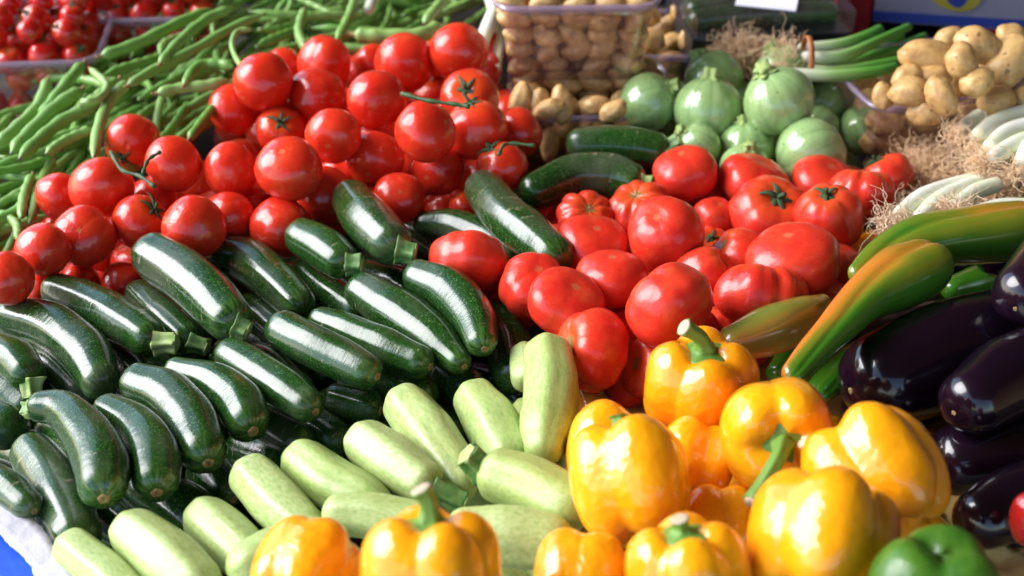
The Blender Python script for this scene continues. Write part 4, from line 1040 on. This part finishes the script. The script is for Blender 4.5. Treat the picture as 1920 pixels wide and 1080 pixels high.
# ------------------------------------------------------------------ cherry tomatoes
cm = [tomato_mesh('cherry', 0, 41), tomato_mesh('cherry', 0, 42)]
ccal = to_mesh('calyx', (lambda q: ([np.array(v) + [0, 0, .93] for v in q[0]], q[1], q[2]))(star_calyx(5, 5, .55, .08)), 'vine')
cst = to_mesh('stem', tube([(0, 0, .9), (.05, 0, 1.2), (.2, .05, 1.6)], .07, .05, 8), 'vine')
def cherry(p, r, label, group, cal=True):
    B = basis(np.array([rng.uniform(-.6, .6), rng.uniform(-.5, .3), rng.uniform(.4, 1)]), rng.uniform(0, 6))
    if not cal:
        o = link('cherry_tomato', cm[int(rng.integers(2))]); place(o, p, B, (r, r, r)); tag(o, label, 'cherry tomato', group); return
    root = empty('cherry_tomato', p); tag(root, label, 'cherry tomato', group); root.rotation_mode = 'QUATERNION'
    root.rotation_quaternion = Matrix([[float(B[i, j]) for j in range(3)] for i in range(3)]).to_quaternion(); root.scale = (r, r, r)
    link('flesh', cm[int(rng.integers(2))], root); c = link('calyx', ccal, root); link('stem', cst, c)
def cherry_box(c, ang, w, d, h, ztop, heap, r, plab, lab, group):
    punnet(c, ang, w, d, h, ztop, plab); ca, sa = math.cos(ang), math.sin(ang); z = ztop - h + r
    while z < ztop + heap:
        k = 1 if z < ztop else 1 - (z - ztop) / (heap + r) * .35; hw, hd = (w * .94 / 2 - r) * k, (d * .94 / 2 - r) * k; nx, ny = int(2 * hw / (2.08 * r)) + 1, int(2 * hd / (2.08 * r)) + 1
        for i in range(nx):
            for j in range(ny):
                if 0 < j and z < ztop - 3 * r: continue
                x = -hw + 2 * hw * i / max(nx - 1, 1) + rng.uniform(-.2, .2) * r; y = -hd + 2 * hd * j / max(ny - 1, 1) + rng.uniform(-.2, .2) * r
                cherry((c[0] + ca * x - sa * y, c[1] + sa * x + ca * y, z + rng.uniform(-.25, .25) * r), r * rng.uniform(.85, 1.1), lab, group, rng.random() < .75 and z > ztop - 2.5 * r)
        z += r * 1.75
f1 = P(10, 122, .03); cherry_box((f1[0] - .02, f1[1] + .07), math.radians(4), .22, .13, .10, .03, .05, .0155, 'clear punnet piled with cherry tomatoes at the left edge', 'red cherry tomato in the left edge punnet', 'cherry tomatoes in the left punnet')
f2 = P(250, 38, .03); cherry_box((f2[0] + .005, f2[1] + .07), math.radians(3), .175, .13, .10, .03, .035, .0155, 'clear punnet of cherry tomatoes behind the green beans', 'red cherry tomato in the punnet behind the beans', 'cherry tomatoes in the second punnet')
f3 = P(0, 8, .03); cherry_box((f3[0] - .02, f3[1] + .08), 0, .2, .11, .10, .03, .03, .0135, 'clear punnet of cherry tomatoes at the far top left corner', 'red cherry tomato in the far corner punnet', 'cherry tomatoes in the corner punnet')

# ------------------------------------------------------------------ green beans
def bean_geo(L, curve, seed, m=14, n=34):
    r = random.Random(seed); s = np.linspace(0, 1, n)
    ph = r.uniform(0, 6); pts = np.stack([(s - .5) * L, curve * L * (.25 - (s - .5) ** 2) * 1.6 + .010 * L * np.sin(s * 7 + ph), .02 * L * np.sin(s * 5 + ph)], 1)
    rad = .0051 * (1 - np.abs(2 * s - 1) ** 7) * (1 + .10 * np.sin(s * 50 + ph)); rad[0] = .0022; rad = np.maximum(rad, .0011)
    rad *= np.clip(1.15 - .35 * s, 0, 1)
    tailn = s > .93; rad[tailn] = .0011 + (rad[tailn] - .0011) * (1 - (s[tailn] - .93) / .07)
    return pts, rad
BM = []
for k in range(14):
    pts, rad = bean_geo(random.uniform(.12, .19), random.uniform(-.4, .4), k)
    BM.append(to_mesh('green_bean', loft(pts, rad, 12, lambda s, th: .82 + .25 * np.abs(np.cos(th)), cap=(True, True)), 'bean'))
pb = [(-60,520),(-60,230),(60,150),(170,100),(380,0),(420,-60),(960,-60),(950,60),(900,60),(620,60),(560,90),(440,170),(380,250),(230,240),(120,320),(60,420),(20,470)]
nb = 0
BX = [(x, y) for x in range(-60, 970, 1) for y in (0,)]
tries = 0
while nb < 278 and tries < 9000:
    tries += 1; x, y = rng.uniform(-60, 960), rng.uniform(-70, 560)
    if not inpoly(x, y, [(-60,560),(-60,250),(70,165),(180,110),(390,10),(420,-70),(940,-70),(930,60),(600,70),(520,120),(430,230),(400,300),(400,350),(300,400),(120,400),(60,470)]): continue
    lay = nb / 278.; H = -.075 + .085 * lay ** .8 + (.03 if 250 < x < 600 else 0) * lay + rng.uniform(-.006, .006)
    base = 38 if x < 520 else 25
    a = math.radians(rng.normal(base, 20 if lay < .6 else 13)) if rng.random() < .88 else rng.uniform(0, PI)
    # image angle -> world direction on the board plane
    p0, p1 = P(x, y, H), P(x + 40 * math.cos(a), y - 40 * math.sin(a), H); d = p1 - p0; d[2] = np.linalg.norm(d) * rng.uniform(-.22, .22); d /= np.linalg.norm(d)
    # keep clear of tomatoes: test ends
    ok = True
    for s in (-.06, 0, .06):
        q = p0 + d * s
        if np.any(np.linalg.norm(WP[:, :3] - q, axis=1) < WP[:, 3] + .003): ok = False
        qx, qy, qz = proj(q)
        if np.any((np.hypot(WP[:, 4] - qx, WP[:, 5] - qy) < WP[:, 6] * .95) & (qz < WP[:, 7])): ok = False
    if ok:
        for s in (-.07, .07):
            qx, qy, qz = proj(p0 + d * s)
            if qy < 150 - .36 * qx and qx < 380: ok = False
    if not ok: continue
    z = np.array([0, 0, 1.]); yv = np.cross(z, d); yv /= np.linalg.norm(yv); zv = np.cross(d, yv); sp = rng.uniform(-.6, .6)
    y2 = yv * math.cos(sp) + zv * math.sin(sp); z2 = np.cross(d, y2); B = np.array([d, y2, z2]).T
    if rng.random() < .4: B[:, :2] *= -1
    o = link('green_bean', BM[int(rng.integers(14))]); k = rng.uniform(.85, 1.15); place(o, p0, B, (k, k * 1.0, k)); tag(o, 'slim green bean tangled in the bean heap', 'green bean', 'green beans in the heap'); nb += 1
print('beans', nb, 'fill', nfill)
HB = [  # foreground beans, px path, r, label
 ([(155,120),(118,165),(88,205),(80,215)],13,.035,'short thick green bean against the cherry punnet rim'),
 ([(90,150),(70,200),(30,240),(-10,275)],13,.03,'pointed green bean at the left edge of the heap'),
 ([(150,170),(100,205),(50,255),(20,290)],15,.035,'fat dark green bean in front of the pointed one'),
 ([(180,198),(120,225),(70,265),(35,300)],14,.035,'broad smooth green bean below the fat dark one'),
 ([(240,155),(205,190),(185,240),(175,300)],13,.05,'pale green bean bent downward with a dry tip'),
 ([(170,243),(125,262),(85,290)],11,.045,'knobbly pale bean with a brown stub near the tomatoes'),
 ([(190,105),(260,80),(330,45),(400,15)],12,.06,'long wavy bean along the top edge of the heap'),
 ([(300,120),(340,75),(390,35),(440,15)],12,.065,'bean running parallel to the wavy top one'),
 ([(240,160),(300,125),(370,90),(430,55),(500,25)],11,.06,'long thin bean crossing the middle of the heap'),
 ([(345,160),(370,125),(410,120),(440,127)],12,.06,'hooked bean pointing at the bumpy tomato'),
 ([(295,175),(340,165),(390,160),(430,150)],12,.055,'straight bean aimed at the left tomatoes'),
 ([(355,260),(385,220),(405,195)],11,.04,'bean tucked behind the leftmost heap tomato'),
 ([(490,160),(450,120),(435,85),(445,60),(475,55)],7,.065,'thin curled bean with a dark tail'),
 ([(665,65),(720,68),(790,65),(830,45)],16,.05,'thick light green bean lying behind the top tomatoes'),
 ([(570,20),(560,60),(575,95)],11,.045,'short hanging bean behind the back tomato'),
 ([(670,-20),(655,30),(630,80)],11,.05,'upright bean between the back tomatoes'),
 ([(840,-10),(815,20),(795,45)],12,.05,'pale bean end near the topmost tomato'),
 ([(60,330),(45,370),(40,410)],12,.02,'vertical bean at the left beside the tomatoes'),
 ([(100,300),(75,350),(55,420)],12,.015,'long bean slanting down left of the tomatoes'),
 ([(0,400),(30,420),(35,450)],11,.01,'bent bean at the left edge above the tomatoes'),
 ([(170,130),(200,160),(185,185),(150,195)],9,.06,'small S curved bean'),
 ([(220,150),(180,185),(150,200)],13,.045,'stubby light bean in front of the S curved one'),
]
for k, (pp, r, H, lb) in enumerate(HB):
    c = np.array([P(x, y, H + .008) for x, y in pp]); zz = proj(c[0])[2]; R = .86 * r * zz / FPX; loc = c.mean(0)
    p = catmull(c, 34); s = np.linspace(0, 1, 34); rad = R * np.clip(np.minimum(s / .08 + .35, (1 - s) / .14 + .12), 0, 1) * (1 + .07 * np.sin(s * 30 + k))
    root = empty('green_bean', loc); tag(root, lb, 'green bean', 'single green beans on top of the heap')
    link('pod', to_mesh('pod', loft(p - loc, rad, 14, lambda q, th: .85 + .2 * np.abs(np.cos(th))), 'bean'), root)
    d = (p[0] - p[2]); d /= np.linalg.norm(d); e = np.array([p[0] - d * R * .2, p[0] + d * R * .6, p[0] + d * R * 1.1 + [0, 0, R * .3]])
    link('stub', to_mesh('stub', tube(e - loc, R * .42, R * .2, 8), 'scar'), root)

# ------------------------------------------------------------------ spring onions
def roots(center, rx, ry, rz, n, r, mt, name, parent, loc, seed, L=.05, bias=(0, 0, 0)):
    rr = random.Random(seed); parts = []
    for i in range(n):
        while True:
            q = np.array([rr.uniform(-1, 1) for _ in range(3)])
            if q @ q < 1: break
        p = center + q * [rx, ry, rz]; d = np.array([rr.gauss(0, 1) for _ in range(3)]) + np.array(bias); d /= np.linalg.norm(d); pts = [p.copy()]; k = 9; st = L * rr.uniform(.5, 1.3) / k
        for s in range(k):
            d = d + np.array([rr.gauss(0, .8) for _ in range(3)]); d /= np.linalg.norm(d); p = p + d * st; p[2] = max(p[2], -.05); pts.append(p.copy())
        parts.append(loft(catmull(pts, 20) - loc, np.linspace(r, r * .4, 20) * rr.uniform(.7, 1.3), 5))
    return link(name, to_mesh(name, join_vfu(parts), mt), parent)
def onion(pp, H, mt, label, group, nroot, seed, mroot='root', fr=.9):
    c = np.array([P(q[0], q[1], H + (q[3] if len(q) > 3 else 0)) for q in pp]); zz = [proj(a)[2] for a in c]; rad0 = np.array([q[2] * z / FPX for q, z in zip(pp, zz)])
    loc = c.mean(0); a = catmull(np.hstack([c, rad0[:, None]]), 34); p, rad = a[:, :3], a[:, 3].copy(); s = np.linspace(0, 1, 34); rad *= np.clip(s / .05 + .35, 0, 1)
    root = empty('spring_onion', loc); tag(root, label, 'spring onion', group)
    link('stalk', to_mesh('stalk', loft(p - loc, rad, 18, wob=.015, seed=seed), mt), root)
    if nroot:
        e = p[0]; d = p[0] - p[3]; d /= np.linalg.norm(d)
        roots(e + d * .012, .010, .010, .008, int(nroot * 1.6), .00038, mroot, 'roots', root, loc, seed, .036, bias=d * 1.0)
onion([(940,-5,13),(915,50,14),(893,110,12)], .05, 'white_onion', 'pale broad green stalk between the beans and the stacked potato punnet', 'stalks beside the stacked punnet', 0, 61)
onion([(915,-10,9),(935,60,10),(930,130,9)], .035, 'white_onion', 'thin pale stalk leaning on the stacked potato punnet', 'stalks beside the stacked punnet', 0, 62)
onion([(690,20,10),(700,-5,11),(720,-30,10)], .05, 'white_onion', 'short whitish stalk among the beans behind the heap top', 'stalks beside the stacked punnet', 0, 63)
# far bunch
g1 = 'spring onions in the far tied bunch'
for k, (y0, pth) in enumerate([(88, [(1490,100,13),(1560,100,13),(1640,88,12),(1690,70,10)]), (0, [(1490,115,13),(1570,118,12),(1660,100,11),(1735,68,8)]), (0, [(1485,128,13),(1560,135,12),(1650,122,11),(1700,110,9)]),
        (0, [(1495,92,12),(1570,85,12),(1620,70,11),(1650,55,10)]), (0, [(1480,138,12),(1560,142,12),(1640,135,11),(1680,125,9)]), (0, [(1500,108,12),(1580,105,12),(1650,75,9),(1705,50,8)])]):
    onion(pth, .045 + .004 * k, 'onion', ['spring onion along the upper middle of the far bunch', 'longest spring onion of the far bunch, tip farthest right', 'spring onion in the lower middle of the far bunch', 'topmost short spring onion of the far bunch', 'lowest spring onion of the far bunch, in shade', 'spring onion with a thin raised dark green tip in the far bunch'][k], g1, 60, 100 + k)
e = P(1392, 98, .035); rb = empty('root_tuft', e); tag(rb, 'brown ball of onion roots on the far bunch behind the round courgettes', 'onion roots')
roots(np.array(e), .036, .026, .018, 620, .0007, 'root', 'roots', rb, np.array(e), 5, .032)
# wrapping band on the far bunch
b0 = P(1512, 118, .058); Rg = []
for t in np.linspace(0, 2 * PI, 24, endpoint=False): Rg.append([b0 + np.array([dx, math.cos(t) * (.026 + w_), math.sin(t) * (.028 + w_)]) for dx, w_ in ((-.003, 0), (.003, 0), (.003, .0015), (-.003, .0015))])
Rg = np.array(Rg); V = list((Rg - b0).reshape(-1, 3)); F = [(i * 4 + j, ((i + 1) % 24) * 4 + j, ((i + 1) % 24) * 4 + (j + 1) % 4, i * 4 + (j + 1) % 4) for i in range(24) for j in range(4)]
M['band'] = m_simple('orange_rubber_band', (.45, .16, .05), (.38, .12, .04), .5, 50)
tag(link('rubber_band', to_mesh('rubber_band', (V, F, None), 'band'), loc=b0), 'orange rubber band round the far bunch of spring onions', 'rubber band')
# near bunches
g2 = 'white stalked spring onions at the right'
for k, (pth, lb) in enumerate([
  ([(1800,243,11),(1845,215,13),(1900,205,14),(1970,205,13)], 'top white spring onion of the upper right group'),
  ([(1828,262,14),(1865,232,15),(1920,215,16),(1990,215,15)], 'thick white spring onion, second from the top at right'),
  ([(1850,285,14),(1890,250,16),(1950,235,17),(2000,232,16)], 'white spring onion in the middle of the upper right group'),
  ([(1855,302,13),(1900,275,16),(1950,258,17),(2000,255,15)], 'lowest white spring onion of the upper right group'),
  ([(1915,310,14),(1935,275,17),(1965,250,17)], 'white spring onion cut by the right edge')]):
    onion([(a, b_, r * 1.2) for a, b_, r in pth], .062 + .004 * k, 'white_onion', lb, g2, 40, 200 + k)
for k, (pth, lb) in enumerate([
  ([(1680,405,11),(1725,372,15),(1770,352,13),(1830,335,12)], 'left white onion bulb of the lower group with roots over the tomatoes'),
  ([(1720,412,13),(1760,378,16),(1800,355,14),(1840,338,12)], 'plump white onion bulb beside the long green pepper'),
  ([(1790,385,11),(1825,362,14),(1870,345,13)], 'short white onion end in the lower group'),
  ([(1830,395,10),(1880,385,12),(1940,385,12)], 'white onion stalk lying along the long green pepper')]):
    onion([(a, b_, r * 1.15) for a, b_, r in pth], .058 + .003 * k, 'white_onion', lb, 'spring onions of the lower right group', 55, 300 + k, 'root_pale')
e = P(1770, 315, .03); rb = empty('root_tuft', e); tag(rb, 'tangled orange-brown onion roots spilling before the right punnet', 'onion roots')
roots(P(1745, 320, .012), .036, .038, .010, 1300, .0005, 'root', 'roots', rb, np.array(e), 8, .034)
e = P(1870, 350, .03); rb = empty('root_tuft', e); tag(rb, 'onion roots under the white stalks at the right edge', 'onion roots')
roots(P(1895, 350, .016), .036, .018, .008, 900, .0005, 'root', 'roots', rb, np.array(e), 9, .034)
e = P(1700, 400, .02); rb = empty('root_tuft', e); tag(rb, 'pale onion roots trailing next to the ribbed beef tomato', 'onion roots')
roots(P(1690, 398, .008), .026, .018, .006, 420, .0004, 'root_pale', 'roots', rb, np.array(e), 10, .034)

# ------------------------------------------------------------------ background things
def box(name, cx, cy, z0, w, d, h, mt, parent=None, ang=0, loc=None):
    p = [(-w / 2, -d / 2), (w / 2, -d / 2), (w / 2, d / 2), (-w / 2, d / 2)]; ca, sa = math.cos(ang), math.sin(ang)
    p = [(cx + ca * x - sa * y, cy + sa * x + ca * y) for x, y in p]
    return link(name, slab(name, p, z0, z0 + h, mt), parent)
# black tray of cucumbers in film with a paper label
qx, qy = .285, 1.555; tr = empty('cucumber_tray', (qx, qy, -.124)); tag(tr, 'black tray of film wrapped cucumbers with a blank white label', 'tray')
def rel(o): o.location = -Vector(tr.location); return o
rel(box('tray_body', qx, qy, -.124, .18, .16, .170, 'black_crate', tr, math.radians(5)))
for k in range(4):
    a0 = np.array([qx - .073, qy - .055 + .028 * k, .055]); a1 = a0 + [.15, .021, 0]
    p2, rr, *_ = body_path(np.array([a0, (a0 + a1) / 2 + [0, 0, .003], a1]), [.013, .0145, .013], 26)
    c = link('cucumber', to_mesh('cucumber', loft(p2 - np.array(tr.location), rr, 20), 'zuc'), None, loc=tr.location); tag(c, ['front', 'second', 'third', 'rear'][k] + ' dark cucumber inside the film wrapped black tray', 'cucumber', 'cucumbers in the black tray')
rel(box('paper_label', qx + .005, qy - .042, .0728, .068, .045, .0012, 'label', tr, math.radians(-14)))
fm = rel(box('film', qx, qy, .0465, .182, .162, .026, 'film', tr, math.radians(8)))
# red crate, dark crates, printed cardboard box
q = P(1600, 40, .0); box_o = empty('red_crate', (q[0], 1.67, -.124)); tag(box_o, 'red plastic crate standing behind the spring onions', 'crate')
def relb(o, r): o.location = -r.location; return o
relb(box('crate_wall', q[0], 1.67, -.124, .042, .10, .155, 'red_plastic', box_o), box_o)
relb(box('crate_lip', q[0], 1.67, .0315, .046, .106, .010, 'black_crate', box_o), box_o)
cb = empty('cardboard_box', (.60, 1.69, -.124)); tag(cb, 'printed white cardboard box with blue band and yellow shapes at the upper right', 'box')
bx, by, ba = .60, 1.69, math.radians(-9)
relb(box('panel', bx, by, .002, .29, .20, .20, 'card_white', cb, ba), cb)
relb(box('base', bx, by, -.124, .30, .21, .105, 'black_crate', cb, ba), cb)
relb(box('blue_band', bx, by, .003, .2905, .2005, .013, 'print_blue', cb, ba), cb)
relb(box('red_strip', bx + .05, by - .004, -.0185, .12, .205, .020, 'red_plastic', cb, ba), cb)
def blob(cx, cz, w, h, mt, par, k):     # printed oval lying 1 mm proud of the box front
    th = np.linspace(0, 2 * PI, 24, endpoint=False); ca, sa = math.cos(ba), math.sin(ba); yy = -.1014 - .0004 * k
    V = []; 
    for off in (0, .0006): V += [(bx + ca * (cx + w * math.cos(t)) - sa * (yy + off), by + sa * (cx + w * math.cos(t)) + ca * (yy + off), cz + h * math.sin(t) * (1 + .3 * math.cos(t))) for t in th]
    F = [tuple(range(24)), tuple(range(47, 23, -1))] + [(i, i + 24, (i + 1) % 24 + 24, (i + 1) % 24) for i in range(24)]
    relb(link('print', to_mesh('print', (V, F, None), mt, False), par), par)
for k, (cx, cz, w_, h_, mt) in enumerate([(-.055, .047, .034, .024, 'print_yellow'), (-.053, .052, .016, .024, 'print_blue'), (.080, .024, .014, .020, 'print_yellow'), (.07, .10, .03, .03, 'print_blue'), (-.02, .13, .03, .03, 'print_yellow')]): blob(cx, cz, w_, h_, mt, cb, k)
# black crates closing the far side of the stall
for k, (x, w_, h_) in enumerate([(-.75, .5, .10), (-.2, .5, .10), (.28, .36, .12), (.72, .34, .04), (1.12, .36, .10)]):
    r_ = empty('black_crate', (x, 2.28, -.9)); tag(r_, ['leftmost', 'second from left', 'middle', 'fourth from left', 'rightmost'][k] + ' black crate stack standing behind the stall table', 'crate', 'black crates behind the table')
    relb(box('crate_body', x, 2.28, -.9, w_, .34, .9 + h_, 'black_crate', r_), r_); relb(box('crate_rim', x, 2.28, h_ + .0005, w_ + .01, .35, .012, 'black_crate', r_), r_)
for m_ in bpy.data.materials:      # the clear top layer of every skin follows the same fine relief
    b_ = m_.node_tree.nodes.get('Principled BSDF')
    if b_ and b_.inputs['Normal'].is_linked and not b_.inputs['Coat Normal'].is_linked and b_.inputs['Coat Weight'].default_value > 0:
        m_.node_tree.links.new(b_.inputs['Normal'].links[0].from_socket, b_.inputs['Coat Normal'])
bpy.context.view_layer.update()
